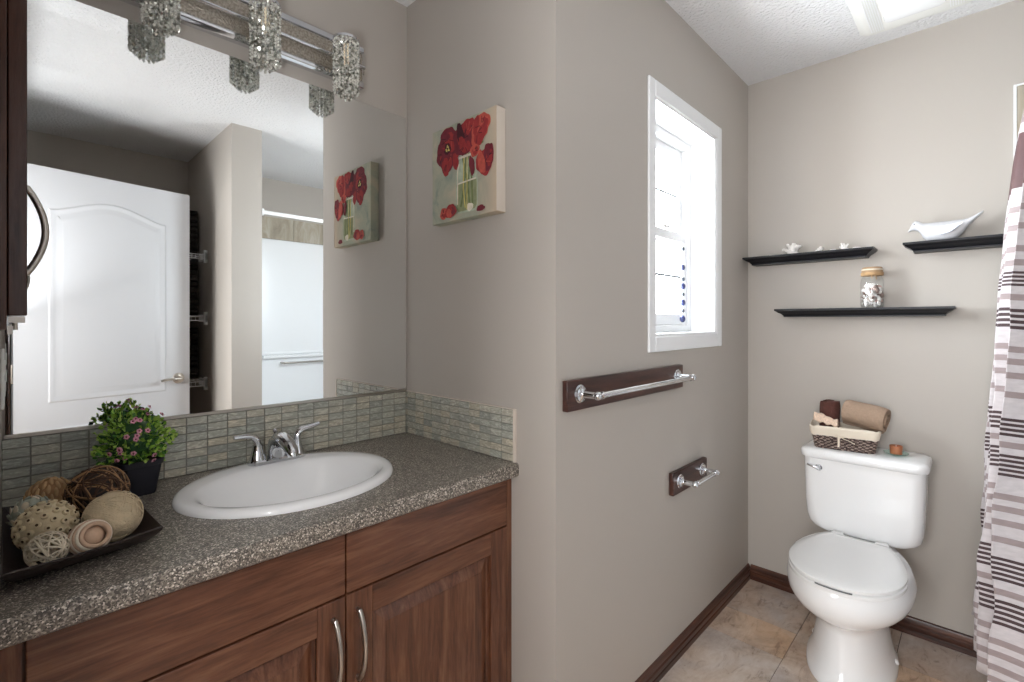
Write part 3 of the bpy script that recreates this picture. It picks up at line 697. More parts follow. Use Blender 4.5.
for z in (0.134, 0.1375, 0.141, 0.144): b.tube([(0.0372 * math.cos(2 * PI * k / 28), 0.0372 * math.sin(2 * PI * k / 28), z) for k in range(28)], 0.0018, 6, closed=True)
b.tube([(-0.037, -0.01, 0.138), (-0.042, -0.018, 0.128), (-0.044, -0.02, 0.114)], 0.0016, 6); b.tube([(-0.037, -0.008, 0.138), (-0.044, -0.004, 0.130), (-0.043, -0.006, 0.118)], 0.0016, 6)
b.build('twine', 'chip_tan', jar)
def scallop(B, c, R, m4r, mi):
    n = 14; pts = [(0, 0, 0)]; top = []
    for i in range(n + 1):
        t = math.radians(-70 + 140 * i / n); rr = R * (1 + 0.03 * (-1) ** i)
        top.append((rr * math.sin(t), rr * math.cos(t), 0.12 * R * (-1) ** i * 0.4))
    mid = [(x * 0.55, y * 0.55, 0.28 * R + z * 0.5) for x, y, z in top]
    vs = [(0, -0.05 * R, 0.05 * R)] + mid + top + [(x * 0.98, y * 0.98, z - 0.08 * R) for x, y, z in top]
    m = n + 1; fs = []
    for i in range(n):
        fs += [(0, 1 + i, 2 + i), (1 + i, 1 + m + i, 2 + m + i, 2 + i), (1 + m + i, 1 + 2 * m + i, 2 + 2 * m + i, 2 + m + i)]
    fs.append([0] + [1 + 2 * m + i for i in range(m)][::-1])
    B.add(vs, fs, mi, Matrix.Translation(c) @ m4r)
b = MB(); rr = random.Random(5)
for k in range(150):
    a_ = rr.random() * 2 * PI; q = rr.random() ** 0.35 * 0.0325; z = 0.013 + rr.random() * 0.072
    R = 0.006 + rr.random() * 0.006
    mi = rr.choice((0, 0, 0, 1, 2))
    if rr.random() < 0.5: b.ball((q * math.cos(a_), q * math.sin(a_), z), R * 0.85, 8, 6, mi, sc=(1, 0.8, 1.2))
    else: scallop(b, (q * math.cos(a_), q * math.sin(a_), z), R, Matrix.Rotation(rr.random() * 6, 4, 'Z') @ Matrix.Rotation(1.2 + rr.random(), 4, 'X'), mi)
scallop(b, (-0.020, 0.004, 0.080), 0.024, Matrix.Rotation(PI / 2 * -1, 4, 'Z') @ Matrix.Rotation(1.3, 4, 'X'), 0)
scallop(b, (-0.012, -0.018, 0.078), 0.018, Matrix.Rotation(-1.9, 4, 'Z') @ Matrix.Rotation(1.1, 4, 'X'), 1)
sh = b.build('shell_filling', ['shell', 'shell_pink', 'shell_dark'], jar); sh['kind'] = 'stuff'

# corals and shells on the left shelf
def coral(name, label, y, size, seed, n=9):
    r_ = random.Random(seed); b = MB(); b.ball((0, 0, size * 0.16), size * 0.28, 10, 7, sc=(1, 1.5, 0.6))
    for k in range(n):
        t = r_.random() * 2 * PI; e = 0.3 + r_.random() * 1.0; L = size * (0.45 + 0.45 * r_.random())
        d = Vector((math.cos(t) * math.cos(e) * 0.7, math.sin(t) * math.cos(e) * 1.3, math.sin(e)))
        p1 = Vector((0, 0, size * 0.2)) + d * L * 0.5; d2 = (d + Vector((r_.uniform(-.5, .5), r_.uniform(-.6, .6), 0.1))).normalized()
        p2 = p1 + d2 * L * 0.5; p2.z = max(p2.z, size * 0.12)
        b.tube([(0, 0, size * 0.2), p1, p2], [size * 0.17, size * 0.13, size * 0.09], 7); b.ball(p2, size * 0.12, 7, 5)
    o = b.build(name, 'shell', None, loc=(2.488, y, Z1 + size * 0.001), smooth=60)
    return tag(o, label, 'coral')
coral('coral_piece', 'largest white coral cluster at the window end of the left shelf', 0.612, 0.056, 2, 14)
def starfish(name, label, loc, R, rot):
    b = MB()
    for k in range(5):
        t = 2 * PI * k / 5
        b.tube([(0, 0, R * 0.13), (0.5 * R * math.cos(t), 0.5 * R * math.sin(t), R * 0.12), (R * math.cos(t), R * math.sin(t), R * 0.05)], [R * 0.2, R * 0.14, R * 0.045], 8, flat=0.6)
    o = b.build(name, 'shell', None, loc=loc, smooth=60); o.rotation_euler = (0, 0, rot); return tag(o, label, 'starfish')
starfish('starfish', 'flat white starfish lying beside the large coral cluster on the left shelf', (2.490, 0.700, Z1 + 0.0005), 0.032, 0.3)
def spiral_shell(name, label, loc, size, rot):
    b = MB(); n = 40
    pts = []; rs = []
    for i in range(n + 1):
        t = i / n; a_ = t * 6 * PI; q = size * 0.42 * (1 - t) ** 1.1
        pts.append((q * math.cos(a_), t * size * 1.1, size * 0.62 + q * math.sin(a_) * 0.75 - t * size * 0.3)); rs.append(size * (0.34 * (1 - t) + 0.03))
    b.tube(pts, rs, 9)
    o = b.build(name, 'shell', None, loc=loc, smooth=60); o.rotation_euler = (0, 0, rot)
    zmin = min(v.co.z for v in o.data.vertices); o.location.z -= zmin - 0.0003
    return tag(o, label, 'shell')
spiral_shell('seashell', 'small white spiral shell in the middle of the left shelf', (2.480, 0.498, Z1), 0.023, 0.2)
def scallop_obj(label, loc, R, rot):
    b = MB(); scallop(b, (0, 0, 0.0), R, Matrix.Rotation(0, 4, 'X'), 0)
    o = b.build('seashell', 'shell', None, loc=loc, smooth=60); o.rotation_euler = (0, 0, rot); zmin = min(v.co.z for v in o.data.vertices); o.location.z -= zmin - 0.0003
    return tag(o, label, 'shell')
scallop_obj('small flat white scallop shell between the spiral shell and the round coral', (2.478, 0.452, Z1), 0.020, 1.0)
coral('coral_piece', 'small white coral near the jar end of the left shelf', 0.412, 0.034, 9, 9)
scallop_obj('white scallop shell at the end of the left shelf nearest the bird', (2.478, 0.372, Z1), 0.022, 2.2)

# ------------------------------------------------------------------ toilet
TY = 0.336
tl = thing('toilet', 'white two piece toilet with closed lid against the far wall', 'toilet', (XT, TY, 0))
def egg(u0, u1, w, n=56, sq=2.0, back=2.6, nar=0.0):
    """outline from u0 (wall side) to u1 (front), half width w; x = -u"""
    uc = u0 + (u1 - u0) * 0.46; pts = []
    for j in range(n):
        t = 2 * PI * j / n; c_, s_ = math.cos(t), math.sin(t)
        if c_ >= 0: e = sq; L = u1 - uc
        else: e = back; L = uc - u0
        x = math.copysign(abs(c_) ** (2 / e), c_) * L; y = math.copysign(abs(s_) ** (2 / e), s_) * w
        if c_ < 0 and nar: y *= 1 - nar * (abs(x) / L) ** 1.4
        pts.append((-(uc + x), y))
    return pts
b = MB(); R = []
for z, u0, u1, w in ((0.0005, 0.13, 0.606, 0.137), (0.020, 0.13, 0.604, 0.136), (0.030, 0.135, 0.594, 0.128), (0.08, 0.14, 0.576, 0.117), (0.14, 0.145, 0.566, 0.107), (0.180, 0.145, 0.566, 0.102), (0.205, 0.145, 0.574, 0.107), (0.222, 0.14, 0.592, 0.119), (0.24, 0.135, 0.624, 0.144),
                     (0.262, 0.12, 0.660, 0.166), (0.285, 0.11, 0.688, 0.181), (0.31, 0.10, 0.707, 0.190), (0.34, 0.08, 0.718, 0.193), (0.365, 0.07, 0.720, 0.189), (0.382, 0.07, 0.718, 0.183), (0.392, 0.075, 0.713, 0.177)):
    R.append([(x, y + 0.009, z) for x, y in egg(u0, u1 - 0.012, w, nar=0.46 * max(0, min(1, (z - 0.18) / 0.08)))])
b.loft(R); b.build('bowl', 'porcelain', tl, smooth=60)
for s in (-1, 1):
    b = MB(); b.lathe([(0.013, 0.0), (0.013, 0.004), (0.010, 0.012), (0.004, 0.015)], (-0.30, s * 0.125 + 0.009, 0.0215), 16); b.build('bolt_cap', 'seat_plastic', tl)
LID = [(0.256, 0.098), (0.275, 0.112), (0.32, 0.134), (0.38, 0.155), (0.45, 0.170), (0.52, 0.174), (0.58, 0.165), (0.63, 0.146), (0.67, 0.118), (0.70, 0.082), (0.716, 0.042), (0.720, 0.0)]
def lidring(z, ins, u_add=0.0):
    half = []
    for i in range(len(LID) - 1):
        for k in range(4):
            t = k / 4; p0, p1, p2, p3 = LID[max(i - 1, 0)], LID[i], LID[i + 1], LID[min(i + 2, len(LID) - 1)]
            half.append([0.5 * ((2 * p1[q]) + (-p0[q] + p2[q]) * t + (2 * p0[q] - 5 * p1[q] + 4 * p2[q] - p3[q]) * t * t + (-p0[q] + 3 * p1[q] - 3 * p2[q] + p3[q]) * t ** 3) for q in (0, 1)])
    half.append(list(LID[-1]))
    uc, k = 0.455, 0.972 - ins / 0.2
    side = [(-(uc + (u - uc) * k + u_add), w * k) for u, w in half]
    return [(x, y, z) for x, y in side] + [(x, -y, z) for x, y in side[-2::-1]]
b = MB(); b.loft([lidring(z, i) for z, i in ((0.3925, 0.004), (0.395, 0.0), (0.406, -0.001), (0.4095, 0.003))])
b.build('seat', 'seat_plastic', tl, smooth=50)
b = MB(); b.loft([lidring(z, i) for z, i in ((0.4115, 0.006), (0.4135, 0.001), (0.423, 0.0), (0.428, 0.006), (0.4315, 0.03), (0.4332, 0.09))])
b.build('lid', 'seat_plastic', tl, smooth=50)
for s in (-1, 1): b = MB(); b.box(-0.256, -0.222, s * 0.072 - 0.022, s * 0.072 + 0.022, 0.3925, 0.424); b.build('hinge', 'seat_plastic', tl, bevel=0.006)
b = MB(); pp = [p for p in lidring(0.4105, -0.001) if p[0] < -0.6 and -0.055 < p[1] < 0.052]; pp.sort(key=lambda p: p[1])
b.tube(pp, 0.0019, 6); b.build('seat_shadow_gap', 'slot_grey', tl)  # grey strip painting the shadow gap between seat and lid
# tank
b = MB(); R = []
for z, x0, x1, w, r in ((0.403, 0.045, 0.195, 0.136, 0.04), (0.408, 0.030, 0.205, 0.156, 0.05), (0.420, 0.022, 0.213, 0.173, 0.05), (0.435, 0.020, 0.217, 0.184, 0.05), (0.465, 0.018, 0.220, 0.190, 0.045), (0.53, 0.018, 0.224, 0.194, 0.042), (0.705, 0.018, 0.229, 0.198, 0.040)):
    R.append([(-p[0], p[1], z) for p in rrect((x1 - x0) / 2, w, r, 8, (x0 + x1) / 2, 0)])
b.loft(R); b.build('tank', 'porcelain', tl, smooth=50)
b = MB(); R = []
for z, x0, x1, w, r in ((0.7055, 0.012, 0.234, 0.200, 0.04), (0.708, 0.010, 0.240, 0.206, 0.042), (0.716, 0.010, 0.243, 0.208, 0.044), (0.731, 0.010, 0.243, 0.208, 0.044), (0.739, 0.012, 0.238, 0.203, 0.042), (0.743, 0.022, 0.226, 0.191, 0.036), (0.7442, 0.05, 0.195, 0.157, 0.03)):
    R.append([(-p[0], p[1], z) for p in rrect((x1 - x0) / 2, w, r, 8, (x0 + x1) / 2, 0)])
b.loft(R); b.build('tank_lid', 'porcelain', tl, smooth=50)
b = MB(); m4 = Matrix.Translation((-0.2265, 0.138, 0.668)) @ Matrix.Rotation(-PI / 2, 4, 'Y')
b.lathe([(0.013, 0), (0.013, 0.004), (0.009, 0.008), (0.008, 0.016)], n=20, M4=m4)
b.tube([(-0.241, 0.134, 0.668), (-0.245, 0.144, 0.670), (-0.246, 0.158, 0.674), (-0.245, 0.176, 0.679)], [0.0075, 0.0065, 0.005, 0.0045], 10)
b.build('flush_lever', 'chrome', tl)

# ------------------------------------------------------------------ basket and towels on the tank
TZ = 0.7446
rotb = math.radians(8)
bk = thing('wicker_basket', 'small dark woven basket with a cream cloth liner and bow on the toilet tank', 'basket', (2.398, 0.400, TZ), rotb)
def basket_body():
    b = MB(); rows, hgt = 13, 0.082; R = []
    base = rrect(1, 1, 0.18, 4); N = 104
    def outline(hx, hy, r):   # resampled rounded rectangle
        P = rrect(hx, hy, r, 6); P.append(P[0]); L = [0]
        for p, q in zip(P, P[1:]): L.append(L[-1] + math.hypot(q[0] - p[0], q[1] - p[1]))
        out = []; k = 0
        for i in range(N):
            t = L[-1] * i / N
            while L[k + 1] < t: k += 1
            f = (t - L[k]) / max(L[k + 1] - L[k], 1e-9); out.append((P[k][0] + f * (P[k + 1][0] - P[k][0]), P[k][1] + f * (P[k + 1][1] - P[k][1])))
        return out
    for i in range(rows * 3 + 1):
        t = i / (rows * 3); z = t * hgt; hx, hy = 0.054 + 0.011 * t, 0.100 + 0.014 * t; row = i // 3
        O = outline(hx, hy, 0.022); ring = []
        for j, (x, y) in enumerate(O):
            ph = math.sin(2 * PI * j / 4 + PI * row); bul = (0.0042 * ph + 0.001) * math.sin(PI * ((i % 3) + 0.5) / 3)
            l = math.hypot(x / hx, y / hy); ring.append((x + bul * x / hx / l, y + bul * y / hy / l, z))
        R.append(ring)
    b.loft(R, cap0=True, cap1=False)
    Ri = [[(x * 0.965, y * 0.98, z) for x, y, z in R[-1]], [(x * 0.965, y * 0.98, 0.006) for x, y, z in R[0]]]
    b.loft([R[-1], Ri[0], Ri[1]], cap0=False, cap1=True)
    q_ = random.Random(4)
    for f in range(rows * 3 * N):
        i, j = f // N, f % N
        b.mi[f] = 1 if ((j + 2 * (i // 3)) // 2) % 2 == 0 and q_.random() < 0.75 else 0
    return b
basket_body().build('woven_body', ['weave', 'weave_light'], bk, smooth=50)
b = MB(); R = []
for z, k in ((0.056, 1.045), (0.054, 1.06), (0.064, 1.065), (0.082, 1.075), (0.090, 1.06), (0.093, 1.0), (0.089, 0.92), (0.03, 0.80)):
    t = z / 0.082; hx, hy = (0.054 + 0.012 * t) * (k + 0.02), (0.100 + 0.014 * t) * (0.5 + k * 0.5) + 0.002
    ring = [(x * (1 + 0.006 * math.sin(j * 1.7)), y, z + 0.0016 * math.sin(j * 0.9 + 1)) for j, (x, y) in enumerate(rrect(hx, hy, 0.024, 10))]
    R.append(ring)
b.loft(R, cap0=False, cap1=False); b.build('cloth_liner', 'cream_cloth', bk, smooth=60)
b = MB()
fx = -0.074
def ribbon(pts, w=0.0035):
    rings = []
    for p in pts: rings.append([(p[0] - 0.0006, p[1] - w, p[2]), (p[0] + 0.0006, p[1] - w, p[2]), (p[0] + 0.0006, p[1] + w, p[2]), (p[0] - 0.0006, p[1] + w, p[2])])
    b.loft(rings)
ribbon([(fx - 0.001, 0.016, 0.060), (fx - 0.003, 0.017, 0.045), (fx + 0.001, 0.017, 0.026), (fx + 0.003, 0.018, 0.016)])
b.tube([(fx, 0.012, 0.058), (fx - 0.004, 0.0, 0.052), (fx - 0.003, -0.018, 0.046), (fx - 0.001, -0.036, 0.036)], 0.0032, 6, flat=0.4)
b.tube([(fx - 0.002, 0.014, 0.058), (fx - 0.006, 0.026, 0.066), (fx - 0.005, 0.034, 0.058), (fx - 0.002, 0.014, 0.055)], 0.0026, 6, flat=0.5)
b.tube([(fx - 0.002, 0.012, 0.058), (fx - 0.006, 0.000, 0.068), (fx - 0.005, -0.010, 0.060), (fx - 0.002, 0.012, 0.055)], 0.0026, 6, flat=0.5)
b.ball((fx - 0.003, 0.013, 0.057), 0.005, 8, 6); b.build('ribbon_bow', 'cream_cloth', bk)

def roll(name, label, mat, p0, p1, R, turns, th, group=None, seed=0, squash=1.0):
    """a rolled towel: a thick spiral sheet extruded from p0 to p1"""
    p0, p1 = Vector(p0), Vector(p1); ax = (p1 - p0); Lx = ax.length; ax.normalize()
    u = ax.cross(Vector((0, 0, 1))); u = u.normalized() if u.length > 0.1 else Vector((1, 0, 0)); v = u.cross(ax).normalized()
    n = int(26 * turns); r_ = random.Random(seed); ph = [r_.random() * 6 for _ in range(4)]
    inner, outer = [], []
    for i in range(n + 1):
        t = i / n; a_ = t * turns * 2 * PI + 0.7; rc = th * 0.6 + (R - th * 0.55 - th * 0.6) * t
        for lst, dr in ((inner, -th * 0.46), (outer, th * 0.46)):
            rr_ = max(rc + dr, 0.001); lst.append((rr_ * math.cos(a_), rr_ * math.sin(a_) * squash))
    sec = outer + inner[::-1]; b = MB(); rings = []; m = 12
    for k in range(m + 1):
        s_ = k / m; sh = 1.0 - 0.07 * (abs(2 * s_ - 1) ** 8)
        rings.append([p0 + ax * (Lx * s_ + 0.004 * math.sin(i * 0.35 + ph[0]) * (1 if k in (0, m) else 0)) + (u * x + v * y) * sh * (1 + 0.025 * math.sin(s_ * 7 + ph[1] + math.atan2(y, x) * 2)) for i, (x, y) in enumerate(sec)])
    b.loft(rings)
    org = (p0 + p1) / 2; lo = min(q.z for q in b.v); org = Vector((org.x, org.y, lo))
    b.v = [q - org for q in b.v]
    o = b.build(name, mat, None, loc=org, smooth=50); return tag(o, label, 'towel', group)
roll('rolled_towel', 'dark brown rolled towel standing at the window end of the wicker basket', 'brown_towel', (2.416, 0.455, 0.756), (2.412, 0.450, 0.932), 0.040, 2.6, 0.010, seed=1)
roll('rolled_towel', 'large beige rolled towel lying across the right end of the wicker basket', 'beige_towel', (2.412, 0.400, 0.896), (2.404, 0.262, 0.873), 0.064, 2.6, 0.019, seed=2, squash=0.94)
def lace():
    b = MB(); n, m = 22, 14; rings = []
    for i in range(n + 1):
        s_ = i / n; row = []
        for j in range(m + 1):
            t = j / m; x = 2.345 + 0.030 * t; y = 0.500 - 0.085 * s_
            z = 0.836 + 0.034 * math.sin(PI * t) * (0.85 + 0.12 * math.sin(s_ * 6)) + 0.004 * math.sin(s_ * 19 + t * 3) * (1 - t) + 0.018 * (1 - s_)
            row.append((x, y, z))
        rings.append(row)
    vs = [p for r in rings for p in r]; w = m + 1
    fs = [(i * w + j, i * w + j + 1, (i + 1) * w + j + 1, (i + 1) * w + j) for i in range(n) for j in range(m)]
    org = Vector((2.36, 0.455, 0.83)); b.add([Vector(p) - org for p in vs], fs)
    o = b.build('washcloth', 'lace', None, loc=org, smooth=70); md = o.modifiers.new('s', 'SOLIDIFY'); md.thickness = 0.005; md.offset = 0
    return tag(o, 'crumpled cream washcloth in front of the brown towel in the basket', 'washcloth')
lace()
# candle on a glass dish
ds = tag(MB().lathe([(0.016, 0.0), (0.018, 0.001), (0.034, 0.006), (0.040, 0.010), (0.0405, 0.0125), (0.033, 0.009), (0.016, 0.004), (0.002, 0.0035)], n=32).build('glass_dish', 'dish_glass', None, loc=(2.405, 0.232, TZ), smooth=50), 'small greenish glass dish under the orange candle on the toilet tank', 'dish')
cn = thing('candle', 'small orange candle standing on the glass dish on the toilet tank', 'candle', (2.405, 0.232, TZ + 0.0044))
b = MB(); b.lathe([(0.017, 0.0), (0.019, 0.002), (0.021, 0.034), (0.0195, 0.0345), (0.0185, 0.028), (0.002, 0.0275)], n=28); b.build('candle_cup', 'candle', cn)
b = MB(); b.cyl((0, 0, 0.027), (0.001, 0, 0.036), 0.0009, 6); b.build('wick', 'shell', cn)

# ------------------------------------------------------------------ bathtub, surround, curtain
tub = thing('bathtub', 'white bathtub along the back wall behind the shower curtain', 'bathtub')
X0, X1, Y0, Y1 = 1.068, XT - 0.0008, YB + 0.003, -0.145
def rr4(ix, iy, z, r):
    return [(p[0], p[1], z) for p in rrect((X1 - X0) / 2 - ix, (Y1 - Y0) / 2 - iy, r, 6, (X0 + X1) / 2, (Y0 + Y1) / 2)]
b = MB(); b.loft([rr4(0, 0, 0.001, 0.004), rr4(0, 0, 0.44, 0.004), rr4(0.004, 0.004, 0.449, 0.006), rr4(0.012, 0.012, 0.452, 0.01), rr4(0.07, 0.07, 0.452, 0.10), rr4(0.085, 0.085, 0.44, 0.11), rr4(0.12, 0.12, 0.25, 0.13), rr4(0.17, 0.17, 0.13, 0.13), rr4(0.24, 0.24, 0.11, 0.10)])
b.build('tub_body', 'acrylic', tub, smooth=50)
sur = thing('tub_surround', 'glossy white acrylic surround panel on the wall behind the bathtub', 'tub surround')
b = MB(); b.box(1.068, XT - 0.012, YB + 0.0008, YB + 0.018, 0.453, 1.945); b.box(1.0672, 1.080, YB + 0.0008, -0.16, 0.453, 1.945)
b.build('wall_panel', 'acrylic', sur, bevel=0.006)
b = MB(); b.box(1.40, 2.20, YB + 0.018, YB + 0.060, 0.97, 0.995); b.box(1.9, 1.93, YB + 0.018, YB + 0.05, 0.995, 1.55); b.box(1.36, 2.24, YB + 0.018, YB + 0.030, 1.0, 1.02)
b.build('soap_ledge', 'acrylic', sur, bevel=0.008, seg=3)
b = MB(); b.cyl((1.55, YB + 0.085, 0.93), (2.02, YB + 0.085, 0.93), 0.008, 12)
for x in (1.55, 2.02): b.cyl((x, YB + 0.018, 0.93), (x, YB + 0.085, 0.93), 0.010, 12)
b.build('grab_bar', 'nickel', sur)
st = thing('shower_tile', 'band of mottled stone tile above the white tub surround', 'tile')
b = MB()
for i in range(5): b.box(1.0675 + i * 0.2945, 1.0675 + (i + 1) * 0.2945 - 0.003, YB + 0.0008, YB + 0.011, 1.948, 2.125)
b.build('stone_tiles', 'stone', st, bevel=0.001)
st2 = thing('shower_tile', 'beige stone tile edge with white trim on the wall behind the curtain', 'tile')
b = MB()
for j in range(7):
    for i in range(3):
        y1_ = -0.100 - i * 0.30; b.box(XT - 0.011, XT - 0.0008, max(y1_ - 0.297, YB + 0.02), y1_, 0.46 + j * 0.2378, 0.46 + (j + 1) * 0.2378 - 0.003)
b.build('stone_tiles', 'stone', st2, bevel=0.001)
b = MB(); b.box(XT - 0.013, XT - 0.0008, -0.0995, -0.092, 0.46, 2.128); b.box(XT - 0.013, XT - 0.0008, YB + 0.02, -0.1, 2.1225, 2.128); b.build('edge_trim', 'white_trim', st2)
rod = thing('curtain_rod', 'white shower curtain rod above the bathtub', 'curtain rod')
b = MB(); b.cyl((1.068, -0.125, 1.946), (XT - 0.013, -0.125, 1.946), 0.0125, 20); b.build('rod', 'wire_white', rod)
for x, d_ in ((1.0672, 1), (XT - 0.0135, -1)): b = MB(); b.cyl((x, -0.125, 1.946), (x + d_ * 0.012, -0.125, 1.946), 0.022, 20); b.build('flange', 'wire_white', rod)
def curtain():
    cur = thing('shower_curtain', 'shower curtain with mauve and dark brown stripes gathered beside the toilet', 'curtain', (2.3, -0.1, 0.2))
    bands = []   # (z_low, z_high, mat)
    lines = []
    def grp(zt, zb, n):
        for i in range(n):
            c_ = zt - (zt - zb) * (i + 0.5) / n; hh = (zt - zb) / n * 0.30
            lines.append((c_ - hh, c_ + hh, 2))
    for zt, zb, n in ((1.417, 1.370, 4), (1.310, 1.245, 4), (0.995, 0.938, 4), (0.890, 0.822, 5), (0.592, 0.520, 5), (0.470, 0.392, 5)): grp(zt, zb, n)
    for z in (1.60, 1.545, 1.19, 1.155, 1.115, 1.06, 0.765, 0.73, 0.69, 0.64, 0.345, 0.31, 0.27, 0.235, 1.48, 1.44, 1.34, 0.915, 0.49): lines.append((z - 0.009, z + 0.009, 1))
    lines.append((1.665, 1.83, 3)); lines.append((1.86, 1.90, 1))
    zb, zt = 0.195, 1.925
    cuts = {zb, zt}
    for a_, c_, _ in lines: cuts.add(a_); cuts.add(c_)
    cuts = sorted(cuts); zs = []
    for a_, c_ in zip(cuts, cuts[1:]):
        k = max(1, int((c_ - a_) / 0.03)); zs += [a_ + (c_ - a_) * i / k for i in range(k)]
    zs.append(zt); n = 220; vs = []; fs = []; mi = []
    for z in zs:
        t = (zt - z) / (zt - zb)     # 0 top, 1 bottom
        xa = 2.375 + 0.075 * min(1, t * 1.6); xb = 2.02 - 0.06 * t
        yc = -0.128 + 0.066 * t ** 0.55; A = 0.022 + 0.048 * t ** 0.8
        for i in range(n + 1):
            s_ = i / n; ph = s_ * 4.0 * 2 * PI + 0.35 * math.sin(s_ * 7 + z * 1.4) + 0.4
            w_ = 1.0 if s_ > 0.03 else 0.5
            x = xa + (xb - xa) * s_ + 0.012 * t * math.sin(ph * 2 + z * 2)
            y = yc + A * math.sin(ph) * w_ + (0.006 * math.sin(z * 9 + s_ * 20) + 0.004 * math.sin(z * 17 - s_ * 41) + 0.003 * math.sin(z * 31 + s_ * 60)) * t
            dz = 0.012 * math.sin(ph - 0.8) * t
            vs.append((x - 2.3, y + 0.1, z + dz - 0.2))
    w = n + 1
    for j in range(len(zs) - 1):
        zc = (zs[j] + zs[j + 1]) / 2; m = 0
        for a_, c_, k in lines:
            if a_ < zc < c_: m = k
        for i in range(n): fs.append((j * w + i, j * w + i + 1, (j + 1) * w + i + 1, (j + 1) * w + i)); mi.append(m)
    b = MB(); b.v = [Vector(v) for v in vs]; b.f = fs; b.mi = mi
    o = b.build('fabric', ['cur_white', 'cur_mauve', 'cur_dark', 'cur_brown'], cur, smooth=70)
    md = o.modifiers.new('s', 'SOLIDIFY'); md.thickness = 0.0016; md.offset = 0
    for k in range(7):
        x = 2.36 - k * 0.055 - 2.3; r = MB(); r.tube([(x, -0.025 + 0.018 * math.sin(a_), 1.746 + 0.024 * math.cos(a_) - 0.012) for a_ in [2 * PI * q / 20 for q in range(20)]], 0.0016, 6, closed=True)
        r.build('curtain_ring', 'chrome', cur)
curtain()

# ------------------------------------------------------------------ ceiling fan with lamp
fan = thing('ceiling_fan', 'square white exhaust fan cover with a lamp on the ceiling', 'exhaust fan', (2.24, 0.17, H))
b = MB(); b.loft([[(p[0], p[1], z) for p in rrect(w_, w_, r, 8)] for z, w_, r in ((-0.0008, 0.175, 0.03), (-0.010, 0.175, 0.03), (-0.022, 0.160, 0.03), (-0.026, 0.145, 0.03))])
b.build('fan_cover', 'plastic_white', fan, smooth=50)
for s in (-1, 1):
    b = MB()
    for k in range(6): b.box(-0.13, 0.13, s * (0.098 + k * 0.007) - 0.0016, s * (0.098 + k * 0.007) + 0.0016, -0.0285, -0.0255)
    b.build('louvre', 'white_trim', fan)
b = MB(); b.loft([[(p[0], p[1], z) for p in rrect(w_, w_, 0.02, 6)] for z, w_ in ((-0.0262, 0.088), (-0.031, 0.086), (-0.033, 0.078))]); b.build('lamp_lens', 'acrylic', fan)

# ------------------------------------------------------------------ door standing open behind the camera (seen in the mirror)
dr = sroot('door_1', 'white moulded interior door standing open, seen in the mirror', 'door')
ang = math.atan2(-0.375 + 0.227, 0.7456 - 0.004)
dr.location = (0.004, -0.227, 0.0); dr.rotation_euler = (0, 0, ang)
DW, DH, DT = 0.757, 2.032, 0.035
b = MB(); b.box(0, DW, -DT, 0, 0.010, DH); b.build('door_leaf', 'door_white', dr, bevel=0.002)
def arch(x0, x1, z0, z1, rise, n=16):
    pts = [(x0, z0), (x1, z0)]
    for i in range(n + 1):
        t = i / n; x = x1 + (x0 - x1) * t; k = 0.5 - 0.5 * math.cos(2 * PI * t); pts.append((x, z1 + rise * k ** 0.8))
    return pts
def emboss(b, P, ins):
    cx = sum(p[0] for p in P) / len(P); cz = sum(p[1] for p in P) / len(P)
    def off(k):
        n = len(P); out = []
        for i in range(n):
            p, q, r = P[i - 1], P[i], P[(i + 1) % n]
            t1 = Vector((q[0] - p[0], q[1] - p[1])).normalized(); t2 = Vector((r[0] - q[0], r[1] - q[1])).normalized()
            nn = Vector((-(t1.y + t2.y), t1.x + t2.x)); nn = nn.normalized() * (k / max(0.4, math.cos(t1.angle(t2) / 2))) if nn.length > 0.01 else Vector((0, 0))
            out.append((q[0] + nn.x, q[1] + nn.y))
        return out
    def ring(k, y): return [(x, y, z) for x, z in off(k)]
    b.loft([ring(-0.004, -0.0005), ring(0.004, 0.0035), ring(0.012, 0.0035), ring(0.020, 0.0006), ring(0.030, 0.0006), ring(0.050, 0.0040), ring(0.058, 0.0042)], cap0=False)
b = MB(); emboss(b, arch(0.125, DW - 0.127, 0.868, 1.825, 0.070), 0); b.build('upper_panel', 'door_white', dr, smooth=20)
b = MB(); emboss(b, [(0.125, 0.20), (DW - 0.127, 0.20), (DW - 0.127, 0.735), (0.125, 0.735)], 0); b.build('lower_panel', 'door_white', dr, smooth=20)
b = MB(); hx, hz = DW - 0.062, 0.935
m4 = Matrix.Translation((hx, 0, hz)) @ Matrix.Rotation(-PI / 2, 4, 'X')
b.lathe([(0.031, 0.0005), (0.031, 0.005), (0.026, 0.010), (0.012, 0.013), (0.010, 0.045)], n=28, M4=m4)
b.tube([(hx, 0.045, hz), (hx - 0.02, 0.050, hz), (hx - 0.05, 0.050, hz + 0.002), (hx - 0.085, 0.049, hz - 0.001), (hx - 0.105, 0.048, hz - 0.004)], [0.010, 0.0095, 0.0085, 0.0075, 0.007], 12)
b.build('door_handle', 'nickel', dr)
for z in (0.25, 1.02, 1.82): b = MB(); b.cyl((-0.004, -0.004, z - 0.045), (-0.004, -0.004, z + 0.045), 0.006, 10); b.build('hinge', 'nickel', dr)

